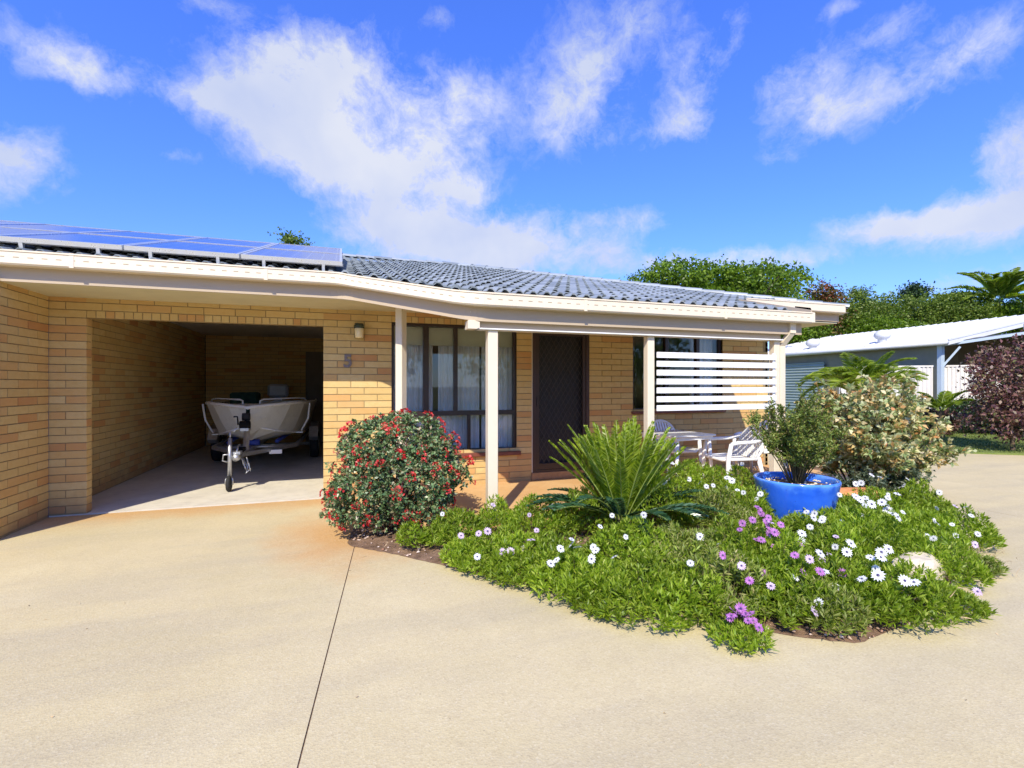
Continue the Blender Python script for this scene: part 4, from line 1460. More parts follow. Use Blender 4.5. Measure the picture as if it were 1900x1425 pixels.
def add_flower(parent, x, y, z, kind, scale, rng):
    me = flower_mesh(kind)
    o = bpy.data.objects.new('flower', me)
    COL.objects.link(o)
    o.parent = parent
    o.location = (x, y, z)
    d = (SUNISH + Vector(rng.normal(scale=.42, size=3))).normalized()
    o.rotation_euler = d.to_track_quat('Z', 'Y').to_euler()
    o.scale = (scale,) * 3
# (x, y, r, h, whites, lilacs, purples, dry?, label)
clumps = [
    (0.83, -2.36, 0.13, 0.283, 0, 0, 0, 'small upright green daisy clump alone on the mulch before the red bush'),
    (1.22, -2.36, 0.22, 0.283, 1, 0, 0, 'leafy green daisy clump between the red bush and the corner post'),
    (1.6, -2.2, 0.2, 0.26, 0, 1, 0, 'daisy clump around the foot of the corner porch post'),
    (1.29, -3.02, 0.24, 0.236, 1, 3, 0, 'low daisy clump with three pale lilac blooms at the bed edge below the corner post'),
    (1.98, -2.45, 0.26, 0.307, 1, 1, 0, 'bright green daisy clump between corner post and cycad'),
    (1.63, -3.34, 0.3, 0.283, 0, 2, 0, 'spreading daisy clump just left of the tight group of white blooms'),
    (1.76, -3.65, 0.3, 0.33, 9, 0, 0, 'daisy clump with a tight group of nine white blooms near the front edge'),
    (2.36, -2.6, 0.22, 0.354, 0, 0, 0, 'fresh green daisy clump under the left fronds of the cycad'),
    (2.29, -3.42, 0.3, 0.354, 4, 0, 0, 'daisy clump directly in front of the cycad trunk with four white blooms'),
    (3.03, -2.78, 0.27, 0.566, 8, 0, 0, 'tall daisy clump with eight white blooms touching the right side of the cycad'),
    (2.06, -4.0, 0.34, 0.307, 1, 0, 0, 'bright bushy daisy clump at the middle of the front edge'),
    (2.64, -3.6, 0.32, 0.354, 2, 0, 0, 'daisy clump with a pair of large white blooms, midway along the bed'),
    (2.26, -4.13, 0.24, 0.26, 1, 0, 0, 'low daisy clump at the front edge left of the spilled purple flowers'),
    (3.48, -2.38, 0.32, 0.58, 2, 0, 0, 'tall green daisy clump behind the cycad by the middle porch post'),
    (3.92, -2.32, 0.33, 0.54, 0, 0, 0, 'tallest leafy daisy clump in front of the plastic table'),
    (4.42, -2.36, 0.3, 0.472, 3, 0, 0, 'tall daisy clump in front of the white plastic chair'),
    (3.52, -2.96, 0.33, 0.543, 4, 0, 0, 'daisy clump with white blooms between the cycad and the blue pot'),
    (3.86, -2.9, 0.26, 0.425, 4, 0, 0, 'daisy clump against the left side of the blue pot'),
    (3.1, -3.81, 0.3, 0.425, 0, 2, 11, 'daisy clump crowded with pink-purple blooms in the middle of the bed'),
    (2.52, -4.16, 0.27, 0.307, 0, 2, 3, 'daisy clump with a few mauve blooms below the crowded purple one'),
    (2.97, -4.18, 0.3, 0.33, 0, 1, 3, 'daisy clump with a few bright purple blooms, right of the crowded purple one'),
    (2.3, -4.54, 0.14, 0.13, 0, 0, 8, 'small clump spilling onto the driveway with bright purple blooms'),
    (3.87, -3.63, 0.28, 0.236, 5, 0, 0, 'daisy clump in front of the blue pot with white blooms against the glaze'),
    (3.57, -4.09, 0.27, 0.33, 4, 1, 0, 'daisy clump midway between the blue pot and the front corner'),
    (2.9, -4.55, 0.2, 0.236, 1, 2, 2, 'ragged daisy clump at the front corner of the bed with mauve blooms'),
    (3.26, -4.49, 0.25, 0.26, 2, 1, 0, 'small daisy clump at the front corner with paired white blooms'),
    (3.42, -4.59, 0.27, 0.401, 6, 0, 0, 'rounded daisy clump at the front right with large white blooms'),
    (4.12, -3.98, 0.3, 0.378, 6, 0, 0, 'daisy clump with flat white blooms left of the cream rock'),
    (4.55, -3.48, 0.3, 0.354, 4, 0, 0, 'daisy clump to the right of the blue pot with white blooms'),
    (5.17, -3.24, 0.33, 0.354, 5, 0, 0, 'daisy clump under the front of the variegated shrub'),
    (5.97, -3.07, 0.3, 0.307, 4, 0, 0, 'daisy clump under the right side of the variegated shrub'),
    (5.04, -3.73, 0.3, 0.307, 3, 0, 0, 'daisy clump behind the cream rock'),
    (5.42, -3.78, 0.28, 0.26, 4, 1, 0, 'thin daisy clump overhanging the right-hand drive edge'),
    (4.79, -4.21, 0.2, 0.177, 1, 1, 0, 'low weedy clump between the cream rock and the right-hand drive'),
    (3.82, -4.63, 0.2, 0.165, 0, 1, 0, 'sparse low clump before the cream rock'),
    (2.73, -4.43, 0.17, 0.201, 1, 1, 0, 'plain green daisy clump between the spilled purple blooms and the front corner'),
    (1.85, -3.9, 0.24, 0.283, 0, 0, 0, 'lime green daisy clump at the front edge right of the tight white group'),
    (4.34, -4.3, 0.24, 0.307, 3, 0, 0, 'dense daisy clump to the right of the cream rock'),
    (1.41, -3.26, 0.2, 0.201, 0, 1, 0, 'small daisy clump on the front edge under the corner post, with one lilac bloom'),
    (2.88, -4.4, 0.24, 0.283, 1, 1, 1, 'daisy clump with mixed pale and mauve blooms near the front corner'),
    (3.24, -4.4, 0.24, 0.33, 3, 0, 0, 'daisy clump left of the large front white blooms'),
    (1.17, -2.87, 0.19, 0.2, 0, 1, 0, 'soft green daisy clump at the left front edge just past the mulch'),
    (1.55, -2.91, 0.2, 0.2, 0, 1, 0, 'daisy clump just in front of the corner porch post'),
    (1.02, -2.41, 0.15, 0.17, 0, 0, 0, 'short daisy clump between the lone small clump and the corner post'),
]
GRPD = 'daisy clumps in the garden bed'
fill_P = []
for i, (x, y, r, h, nw, nl, npu, lab) in enumerate(clumps):
    rng = np.random.default_rng(500 + i)
    h *= [1.0, .82, 1.15, .92, 1.08][i % 5]
    z0 = soilz(x, y)
    dry = i in (11, 16, 19, 24, 33)
    P, Dd, L_, W_, mt_, (tx, ty, tt, lean) = daisy_foliage(x, y, r * 1.08, h, 1.0, L_DAISY2 if dry else L_DAISY, i)
    cl = thing('daisy_clump', lab, 'daisy plant', (x, y, z0), 0, GRPD)
    link('foliage', leafmesh('foliage', P, Dd, L_, W_, mt_, rng=rng), cl)
    # stems
    st = MB()
    idx = rng.choice(len(tx), size=min(26, len(tx)), replace=False)
    for k in idx:
        st.tube([(tx[k] * .5, ty[k] * .5, 0), (tx[k], ty[k], tt[k] * .55), (tx[k] + lean[k, 0] * tt[k], ty[k] + lean[k, 1] * tt[k], tt[k])], .0025, 3, False, False)
    st.build('stems', M_STEM, cl, kind='stuff')
    exact = any(q in lab.split() for q in ('one', 'pair', 'paired', 'three', 'four', 'eight', 'nine'))
    if exact:
        kinds = ['white'] * nw + ['lilac'] * nl + ['purple'] * npu
    else:
        kinds = ['white'] * int(nw * 1.35 + .5) + ['lilac'] * nl + ['purple'] * int(npu * 1.4)
    cl_dir = rng.uniform(-.25, .25, 2) * r
    for kd in kinds:
        tight = .55 if (nw >= 8 or npu >= 8) else .8
        a = rng.uniform(0, 2 * PI); q = r * tight * math.sqrt(rng.random())
        fx_, fy_ = q * math.cos(a) + cl_dir[0], q * math.sin(a) + cl_dir[1] - .15 * r
        fz = h * (1 - .70 * min(1, math.hypot(fx_, fy_) / r) ** 2.0) * 1.0 + rng.uniform(.03, .09)
        add_flower(cl, fx_, fy_, fz, kd, rng.uniform(.68, 1.12) * (1.2 if i in (26, 27) else 1.0), rng)
# low fill between the clumps
rng = np.random.default_rng(77)
n = 12000
P = np.stack([rng.uniform(1.0, 8.1, n), rng.uniform(-4.8, .1, n)], 1)
ok = inpoly(P, bed)
e = edged(P, bed)
dens = np.clip((P[:, 0] - 1.0) / 1.2, .06, 1) * np.clip((e + .02) / .12, .3, 1)
nzv = np.array([mn.noise(Vector((p[0], p[1], 3)) * 2.6) for p in P])
ok &= rng.random(n) < dens * np.clip(.38 + nzv * 1.8, 0, 1)
m_ = 16000
P3 = np.stack([rng.uniform(1.1, 8.1, m_), rng.uniform(-4.8, -.5, m_)], 1)
e3 = edged(P3, bed)
nz3 = np.array([mn.noise(Vector((p[0], p[1], 9)) * 3.1) for p in P3])
k3 = inpoly(P3, bed) & (e3 < .30) & (P3[:, 1] < -1.98 + .0 * P3[:, 0]) & (rng.random(m_) < np.clip(.25 + nz3 * 2.2, 0, 1)) & (P3[:, 1] < -.55 * P3[:, 0] - 1.2 + .9 * np.clip(P3[:, 0] - 4.2, 0, 9))
P = np.concatenate([P[ok], P3[k3]]); e = np.concatenate([e[ok], np.maximum(e3[k3], .12)])
n = len(P)
hgt = (.085 + .14 * np.clip(e / .4, 0, 1)) * rng.uniform(.6, 1.1, n)
K = 9
PPf = np.repeat(np.concatenate([P, np.zeros((n, 1))], 1), K, 0)
tt_ = rng.uniform(.35, 1, n * K)
PPf[:, :2] += rng.normal(scale=.02, size=(n * K, 2))
PPf[:, 2] = .05 * np.repeat(np.clip(e / .5, 0, 1), K) + np.repeat(hgt, K) * tt_
dF = rng.normal(size=(n * K, 3)) * [.9, .9, .4] + [0, 0, .9]
link('ground_cover', leafmesh('ground_cover', PPf, dF, rng.uniform(.03, .06, n * K), .012, L_DAISY, rng=rng), kind='stuff', label='low daisy foliage filling the bed between the clumps')
# dry straw patches
sm = []
for (cx, cy, rad, cnt) in ((3.05, -3.72, .14, 120), (3.86, -3.1, .12, 60), (3.5, -4.5, .3, 120), (4.9, -4.05, .35, 160), (.9, -2.2, .4, 90), (2.45, -3.42, .12, 50), (5.6, -3.4, .3, 100)):
    p = np.stack([cx + rng.normal(scale=rad * .5, size=cnt), cy + rng.normal(scale=rad * .5, size=cnt), np.full(cnt, .07) + rng.uniform(0, .05, cnt)], 1)
    sm.append(p)
p = np.concatenate(sm)
dS = rng.normal(size=(len(p), 3)) * [1, 1, .4] + [0, 0, .25]
link('dry_stalks', leafmesh('dry_stalks', p, dS, rng.uniform(.04, .11, len(p)), .006, M_STRAW, rng=rng), kind='stuff')
# the odd fallen leaf on the concrete
n = 70
p = np.stack([rng.uniform(-2.2, 6, n), rng.uniform(-6, -2.4, n), np.full(n, .004)], 1)
q = ~inpoly(p[:, :2], bed)
p = p[q]
dS = rng.normal(size=(len(p), 3)) * [1, 1, .08]
link('leaf_litter', leafmesh('leaf_litter', p, dS, rng.uniform(.008, .02, len(p)), .007, M_STRAW, rng=rng), kind='stuff')

rock('garden_rock', 'large cream sandstone rock at the right-hand edge of the garden bed', (4.10, -4.32, .12), (.22, .13, .14), M_ROCK, 3, .2)
rock('garden_rock', 'rough orange rock behind the right side of the blue pot', (5.38, -2.90, .20), (.30, .17, .17), M_ROCKO, 5, -.3)
rock('garden_rock', 'smaller orange rock nearer the variegated shrub than the pot', (5.70, -2.98, .13), (.20, .14, .12), M_ROCKO, 8, .4)

# ---------------- blue pot with shrub
pot = thing('glazed_pot', 'round cobalt blue glazed pot among the daisies', 'pot', (4.42, -3.02, .05))
pp = [(.22, .0), (.25, .02), (.30, .12), (.335, .24), (.357, .36), (.370, .43), (.376, .455), (.376, .468), (.366, .478), (.350, .474), (.338, .45), (.33, .40)]
MB().lathe(pp, (0, 0, 0), 40).add([(0, 0, .4)], []).build('bowl', M_POTB, pot)
MB().lathe([(.323, .405), (.2, .42), (.0, .425)], (0, 0, 0), 24).build('potting_soil', M_SOIL, pot)
pebs = []
rng = np.random.default_rng(9)
pm = MB()
for k in range(90):
    a = rng.uniform(0, 2 * PI); q = .3 * math.sqrt(rng.random())
    s_ = rng.uniform(.01, .02)
    vv = [(oct_v[j][0] * s_ + q * math.cos(a), oct_v[j][1] * s_ + q * math.sin(a), oct_v[j][2] * s_ * .7 + .43) for j in range(6)]
    pm.add(vv, [tuple(f) for f in oct_f])
pm.build('white_pebbles', M_ROCK, pot, kind='stuff')

def branchy(name, label, cat, loc, stems, mat, leafL, leafW, per, spread, up, seed, barkm=M_STEM, leafjit=.5, group=None, r0=.012):
    """upright twiggy shrub: stems list of (dx,dy,h) tips; leaves along upper part of twigs"""
    rng = np.random.default_rng(seed)
    t = thing(name, label, cat, loc, 0, group)
    sb = MB()
    P, Dd = [], []
    for (dx, dy, h) in stems:
        base = Vector((dx * .12, dy * .12, 0))
        tip = Vector((dx, dy, h))
        mid = base * .5 + tip * .5 + Vector((rng.normal() * .03, rng.normal() * .03, h * .08))
        pts_ = [base, mid, tip]
        sb.tube(pts_, [r0, r0 * .7, r0 * .25], 5, False)
        for tw in range(spread[0]):
            f0 = rng.uniform(.3, .95)
            b = base.lerp(tip, f0) if f0 > .5 else base.lerp(mid, f0 * 2)
            dv = Vector((rng.normal(), rng.normal(), abs(rng.normal()) * up + .3)).normalized()
            ln = rng.uniform(.5, 1.0) * spread[1]
            e_ = b + dv * ln
            sb.tube([b, e_], [r0 * .3, r0 * .12], 3, False, False)
            for k in range(per):
                f = rng.uniform(.15, 1.05)
                P.append(tuple(b.lerp(e_, f)))
                Dd.append(tuple(dv * .7 + Vector(rng.normal(size=3)) * leafjit))
    sb.build('stems', barkm, t)
    n = len(P)
    link('foliage', leafmesh('foliage', np.array(P), np.array(Dd), rng.uniform(.7, 1.2, n) * leafL, rng.uniform(.8, 1.2, n) * leafW, mat, rng=rng), t)
    return t
rr = random.Random(5)
stm = []
for k in range(44):
    a = rr.uniform(0, 2 * PI); q = rr.uniform(.02, .44) ** .9
    stm.append((q * math.cos(a), q * math.sin(a), rr.uniform(.48, .92) * (1.15 - q * .8)))
branchy('potted_shrub', 'fine-leaved olive green shrub growing in the blue pot', 'shrub', (4.42, -3.02, .47), stm, L_POTS, .036, .011, 26, (17, .16), 1.6, 21, r0=.006)

# ---------------- round bush with red flowers
rb = thing('flowering_bush', 'rounded bush with small red flower clusters at the garage corner', 'bush', (.72, -1.66, .05))
rng = np.random.default_rng(31)
def lump_r(d, seed):
    return 1 + .34 * mn.noise(d * 2.1 + Vector((seed, 0, 0))) + .26 * mn.noise(d * 4.7 + Vector((0, seed, 0)))
P, Dd, Ls, FP = [], [], [], []
lobes = [((-.08, -.02, .40), .47), ((.10, .05, .72), .40), ((.32, -.05, .52), .36), ((-.34, -.18, .30), .30), ((-.18, .05, .78), .30), ((.10, -.2, .36), .42)]
for li, (c, rad) in enumerate(lobes):
    nros = int(1250 * (rad / .4) ** 2)
    ds = unit(nros, rng)
    for d_ in ds:
        d = Vector(d_)
        if d.z < -.75:
            continue
        k = rad * lump_r(d, li * 7) * (1 - .35 * rng.random() ** 2.2)
        p = Vector(c) + Vector((d.x, d.y, d.z * .9)) * k
        if p.z < .05:
            continue
        inside = False
        for lj, (c2, r2) in enumerate(lobes):
            if lj != li and (p - Vector(c2)).length < r2 * .72:
                inside = True
        if inside:
            continue
        FP.append((p, d, k / rad))
        ax = (d + Vector((0, 0, .35))).normalized()
        for j in range(7):
            v = (ax * .5 + Vector(rng.normal(size=3)) * .55).normalized()
            P.append(tuple(p)); Dd.append(tuple(v)); Ls.append(rng.uniform(.028, .045))
n = len(P)
link('foliage', leafmesh('foliage', np.array(P), np.array(Dd), np.array(Ls), np.array(Ls) * .62, L_BUSH, rng=rng, fold=.12, curl=.25), rb)
sb = MB()
for k in range(26):
    a = rng.uniform(0, 2 * PI); 
    c, rad = lobes[k % len(lobes)]
    d = Vector(rng.normal(size=3)).normalized()
    e_ = Vector(c) + Vector((d.x, d.y, abs(d.z))) * rad * .8
    m_ = Vector((e_.x * .45, e_.y * .45, e_.z * .55))
    sb.tube([(rng.normal() * .05, rng.normal() * .05, 0), m_, e_], [.016, .011, .005], 5, False)
sb.build('branches', M_BARK, rb)
# red clusters on the camera and sun side and everywhere else
cand = [q for q in FP if q[2] > .93]
rr.shuffle(cand)
chosen = []
for q in cand:
    if all((q[0] - c[0]).length > .088 for c in chosen):
        chosen.append(q)
    if len(chosen) >= 150:
        break
fmesh = []
for v_ in range(4):
    nP = 22
    dd_ = unit(nP, rng); dd_[:, 2] = np.abs(dd_[:, 2]) * 1.0
    p0 = dd_ * [.020, .020, .016]
    fmesh.append(leafmesh('flower_cluster', p0, dd_, rng.uniform(.010, .017, nP), rng.uniform(.010, .015, nP), L_RED, rng=rng))
for i, (p, d, k) in enumerate(chosen):
    o = bpy.data.objects.new('flower_cluster', fmesh[i % 4])
    COL.objects.link(o)
    o.parent = rb
    o.location = p + d * .035
    o.rotation_euler = (d + Vector((0, 0, .3))).to_track_quat('Z', 'Y').to_euler()
    s_ = rng.uniform(.8, 1.9) if rng.random() < .7 else rng.uniform(1.7, 2.4)
    o.scale = (s_, s_, s_)

# ---------------- cycad
cy = thing('cycad', 'spiky cycad with upright bright fronds and drooping dark lower fronds', 'cycad', (2.66, -2.72, .05))
MB().lathe([(.0, .0), (.10, .0), (.12, .05), (.11, .13), (.07, .18), (.0, .2)], (0, 0, 0), 14).build('trunk', M_BARK, cy)
def frond(parent, az, el, length, droop, mat, wid, seed, n=62, z0=.14, r0=.05, vee=.45, lw=.017):
    rng = np.random.default_rng(seed)
    d = Vector((math.cos(az) * math.cos(el), math.sin(az) * math.cos(el), math.sin(el)))
    out = Vector((math.cos(az), math.sin(az), 0))
    side = Vector((-math.sin(az), math.cos(az), 0))
    p = Vector((out.x * r0, out.y * r0, z0))
    pts_ = [p.copy()]
    step = length / 12
    e = el
    for k in range(12):
        e -= droop / 12 * (.4 + 1.2 * k / 12)
        dd_ = Vector((out.x * math.cos(e), out.y * math.cos(e), math.sin(e)))
        p = p + dd_ * step
        pts_.append(p.copy())
    fr = MB().tube(pts_, [.008 - .0055 * k / 12 for k in range(13)], 5, False).build('frond', M_PSTEM, parent)
    P, Dd, L_, W_ = [], [], [], []
    for k in range(n):
        f = .14 + .86 * k / (n - 1)
        g = f * 12
        i0 = min(11, int(g))
        q = pts_[i0].lerp(pts_[i0 + 1], g - i0)
        tg = (pts_[i0 + 1] - pts_[i0]).normalized()
        upn = side.cross(tg)
        if upn.z < 0 and el < 1.2:
            upn = -upn
        ll = wid * (math.sin(PI * min(1, (f * .86 + .10))) ** .6)
        for s_ in (-1, 1):
            v = side * s_ * .75 + tg * .85 + upn * vee * .5
            P.append(q); Dd.append(v.normalized()); L_.append(ll * rng.uniform(.9, 1.08)); W_.append(lw)
    V, F = leaves(np.array([tuple(q) for q in P]), np.array([tuple(q) for q in Dd]), np.array(L_), np.array(W_), fold=.1, curl=.05, rng=rng)
    link('leaflets', npmesh('leaflets', V, F, mat), fr)
    return fr
rr = random.Random(12)
for k in range(54):
    az = k * 2.39996
    el = math.radians(52 + 32 * ((k * 7) % 11) / 11 + rr.uniform(-4, 4))
    frond(cy, az, el, rr.uniform(.80, .98), rr.uniform(.10, .38), L_CYC, .10, k + 900)
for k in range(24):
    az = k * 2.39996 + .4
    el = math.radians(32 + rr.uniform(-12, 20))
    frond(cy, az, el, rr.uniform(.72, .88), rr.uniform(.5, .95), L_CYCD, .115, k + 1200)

# ---------------- variegated shrub
rr = random.Random(15)
stm = []
for k in range(60):
    a = rr.uniform(0, 2 * PI); q = .98 * math.sqrt(rr.random())
    stm.append((q * math.cos(a) * 1.08, q * math.sin(a) * .85, .22 + 1.36 * math.sqrt(max(0.0, 1 - (q / 1.02) ** 2)) * rr.uniform(.72, 1.0)))
branchy('variegated_shrub', 'large shrub with cream, green and coppery orange variegated leaves beside the porch', 'shrub', (6.26, -2.36, .05), stm, L_VAR, .070, .040, 18, (17, .26), .6, 33, r0=.011, leafjit=.75)
stm = []
for k in range(14):
    a = rr.uniform(0, 2 * PI); q = .7 * math.sqrt(rr.random())
    stm.append((q * math.cos(a), q * math.sin(a) * .6, .15 + .30 * rr.random()))
branchy('low_shrub', 'low grey green foliage under the variegated shrub', 'shrub', (6.12, -2.75, .05), stm, leafmat('grey_green_leaf', [(0, (.05, .08, .05)), (.6, (.13, .18, .11)), (1, (.24, .27, .17))]), .045, .02, 14, (16, .18), .6, 34, r0=.007, leafjit=.8)

# =================================================================== PATIO FURNITURE
def chair_parts(t):
    # monobloc: seat with slots, fan back with slats, arms flowing to the legs
    sh = MB()
    n = 9
    for i in range(n):
        x0 = -.235 + i * .47 / n
        sh.box((x0 + .004, -.21, .405 - .012 * math.sin(PI * (i + .5) / n)), (x0 + .47 / n - .004, .20, .42 - .012 * math.sin(PI * (i + .5) / n)))
    sh.tube([(-.25, .2, .41), (-.25, -.22, .415), (-.18, -.25, .40), (.18, -.25, .40), (.25, -.22, .415), (.25, .2, .41)], .02, 8)
    sh.build('seat', M_PLASTIC, t)
    b = MB()
    arch = []
    for i in range(15):
        a = PI * i / 14
        arch.append((-.245 * math.cos(a) * (1.0), .24 + .10 * math.sin(a) * 1.0 + .03, .52 + .30 * math.sin(a) ** .75))
    b.tube([(-.24, .20, .42)] + arch + [(.24, .20, .42)], .02, 8)
    for i in range(9):
        x = -.19 + i * .0475
        a = math.acos(max(-1, min(1, -x / .245)))
        zt = .52 + .30 * math.sin(a) ** .75
        yt = .27 + .10 * math.sin(a)
        M = None
        p0 = Vector((x, .205, .415)); p1 = Vector((x * 1.0, yt, zt - .01))
        vv = [p0 + Vector((-.016, 0, 0)), p0 + Vector((.016, 0, 0)), p0 + Vector((.016, .008, 0)), p0 + Vector((-.016, .008, 0)),
              p1 + Vector((-.016, 0, 0)), p1 + Vector((.016, 0, 0)), p1 + Vector((.016, .008, 0)), p1 + Vector((-.016, .008, 0))]
        b.add(vv, [(3, 2, 1, 0), (4, 5, 6, 7), (0, 1, 5, 4), (1, 2, 6, 5), (2, 3, 7, 6), (3, 0, 4, 7)])
    b.tube([(-.235, .235, .60), (0, .30, .62), (.235, .235, .60)], .014, 6)
    b.build('backrest', M_PLASTIC, t)
    for s_ in (-1, 1):
        MB().tube([(s_ * .24, .30, .66), (s_ * .275, .12, .635), (s_ * .285, -.10, .63), (s_ * .285, -.20, .615)], [.02, .024, .026, .024], 8).build('armrest', M_PLASTIC, t)
        MB().tube([(s_ * .285, -.20, .62), (s_ * .275, -.235, .42), (s_ * .29, -.26, .01), (s_ * .29, -.26, .0)], [.024, .03, .022, .022], 8).build('leg', M_PLASTIC, t)
        MB().tube([(s_ * .24, .22, .43), (s_ * .26, .27, .2), (s_ * .275, .31, .0)], [.03, .026, .022], 8).build('leg', M_PLASTIC, t)
def chair(label, x, y, rz_):
    t = thing('plastic_chair', label, 'chair', (x, y, .06), rz_, 'white plastic chairs on the porch')
    chair_parts(t)
    t.scale = (1.0, 1.0, 1.0)
chair('white plastic chair behind the table against the brick wall', 4.95, -.42, 0)
chair('white plastic armchair seen from behind, the one left of the pot shrub', 5.16, -1.36, math.radians(-98))
chair('white plastic chair in the shade by the right-hand porch post', 6.15, -.85, math.radians(-70))
tb = thing('plastic_table', 'white plastic patio table on the porch', 'table', (4.62, -.92, .06), math.radians(8))
MB().bbox((-.36, -.36, .685), (.36, .36, .71), .012).bbox((-.33, -.33, .64), (.33, .33, .685), .004).build('tabletop', M_PLASTIC, tb)
for sx_ in (-1, 1):
    for sy_ in (-1, 1):
        MB().tube([(sx_ * .29, sy_ * .29, .66), (sx_ * .33, sy_ * .33, .0)], [.028, .02], 8).build('leg', M_PLASTIC, tb)

# =================================================================== NEIGHBOURS
def corr(mb, a, b, z0, z1, pitch=.09, amp=.012, depth=.0):
    """vertical corrugated sheet between plan points a,b"""
    a = Vector((*a, 0)); b = Vector((*b, 0))
    L = (b - a).length
    d = (b - a).normalized()
    nrm = Vector((d.y, -d.x, 0))
    n = int(L / pitch) * 4
    vv = []
    for i in range(n + 1):
        ph = i % 4
        o = amp if ph in (1, 2) else -amp
        p = a + d * (L * i / n) + nrm * o
        vv += [(p.x, p.y, z0), (p.x, p.y, z1)]
    mb.add(vv, [(2 * i, 2 * i + 2, 2 * i + 3, 2 * i + 1) for i in range(n)])
def hcorr(mb, a, b, z0, z1, pitch=.09, amp=.014):
    a = Vector((*a, 0)); b = Vector((*b, 0))
    d = (b - a).normalized()
    nrm = Vector((d.y, -d.x, 0))
    n = int((z1 - z0) / pitch) * 4
    vv = []
    for i in range(n + 1):
        o = amp if i % 4 in (1, 2) else -amp
        z = z0 + (z1 - z0) * i / n
        p, q = a + nrm * o, b + nrm * o
        vv += [(p.x, p.y, z), (q.x, q.y, z)]
    mb.add(vv, [(2 * i, 2 * i + 1, 2 * i + 3, 2 * i + 2) for i in range(n)])
nb = thing('neighbour_shed', 'long low neighbouring shed with white steel roof beyond the drive', 'shed', (18, 6, 0))
def L_(p): return (p[0] - 18, p[1] - 6)
# eave line runs from (17.8,3.6) back to (18.7,11)
w_ = MB()
w_.add([(17.95 - 18, 3.7 - 6, 0), (18.9 - 18, 13 - 6, 0), (18.9 - 18, 13 - 6, 2.74), (17.95 - 18, 3.7 - 6, 2.74)], [(0, 3, 2, 1)])
w_.add([(17.95 - 18, 3.7 - 6, 0), (25 - 18, 3.0 - 6, 0), (25 - 18, 3.0 - 6, 3.5), (17.95 - 18, 3.7 - 6, 2.74)], [(0, 1, 2, 3)]) if False else None
w_.build('wall', M_SHEDW, nb)
rd = MB()
hcorr(rd, L_((18.26, 8.0)), L_((18.72, 12.6)), 0.05, 2.35, .11, .018)
rd_ = rd.build('roller_door', M_SHEDG, nb)
rfm = MB()
rfm.add([(17.7 - 18, 3.4 - 6, 2.80), (18.6 - 18, 13.5 - 6, 2.80), (24.5 - 18, 13.0 - 6, 4.0), (23.6 - 18, 2.9 - 6, 4.0)] + [(17.7 - 18, 3.4 - 6, 2.66), (18.6 - 18, 13.5 - 6, 2.66), (24.5 - 18, 13.0 - 6, 3.86), (23.6 - 18, 2.9 - 6, 3.86)], [(0, 3, 2, 1), (4, 5, 6, 7), (0, 1, 5, 4), (0, 4, 7, 3), (1, 2, 6, 5)])
rfo = rfm.build('roof', M_WHITEROOF, nb)
rib = MB()
for k in range(34):
    f = k / 33
    a = Vector((17.7 + .9 * f - 18, 3.4 + 10.1 * f - 6, 2.81)); b = Vector((23.6 + .9 * f - 18, 2.9 + 10.1 * f - 6, 4.01))
    rib.tube([a, b], .02, 4, False, False)
rib.build('roof_ribs', M_WHITEROOF, rfo, kind='stuff')
MB().tube([(17.66 - 18, 3.4 - 6, 2.74), (18.56 - 18, 13.5 - 6, 2.74)], .07, 8).build('gutter', M_WHITEROOF, nb)
for (x, y, z, s_) in ((18.9, 6.2, 3.06, .26), (19.2, 9.3, 3.02, .27)):
    v = MB()
    v.lathe([(.14, -.15), (.14, .05), (s_ * .75, .08), (s_, .16), (s_ * .95, .26), (s_ * .6, .36), (.0, .40)], (x - 18, y - 6, z), 14)
    v.build('roof_vent', M_WHITEROOF, nb)
cpn = thing('carport', 'open steel carport with blue-grey frame behind the corrugated fence', 'carport', (17.95, 3.75, 0))
cb = MB()
cb.bbox((-.07, -.07, 0), (.07, .07, 2.72), .01)
cb.build('post', M_CARP, cpn)
cr = MB()
cr.tube([(0, 0, 2.68), (1.3, -1.6, 2.98), (2.9, -3.4, 3.22)], .06, 4, True, False)
cr.tube([(0.02, -.02, 2.0), (.28, -.36, 2.62)], .04, 4, True, False)
cr.build('rafter', M_CARP, cpn)
MB().tube([(1.6, -1.5, 2.95), (6.0, -1.0, 2.5)], .035, 4, True, False).tube([(1.9, -2.0, 3.0), (6.4, -2.2, 2.75)], .035, 4, True, False).build('batten', M_WHITEROOF, cpn)
cw = MB()
cw.add([(2.6, 1.0, 0), (8.5, -3.2, 0), (8.5, -3.2, 3.0), (2.6, 1.0, 3.0)], [(0, 1, 2, 3)])
cw.add([(.2, .4, 0), (2.6, 1.0, 0), (2.6, 1.0, 3.0), (.2, .4, 2.7)], [(0, 1, 2, 3)])
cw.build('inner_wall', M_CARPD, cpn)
ct = MB()
ct.add([(0, 0, 2.76), (2.9, -3.4, 3.28), (9.5, -3.5, 3.28), (6, 1.2, 3.1), (.2, .5, 2.80)], [(0, 1, 2, 3, 4)])
ct.build('roof_underside', simple('dark_sheet_underside', (.10, .10, .10), .7), cpn)
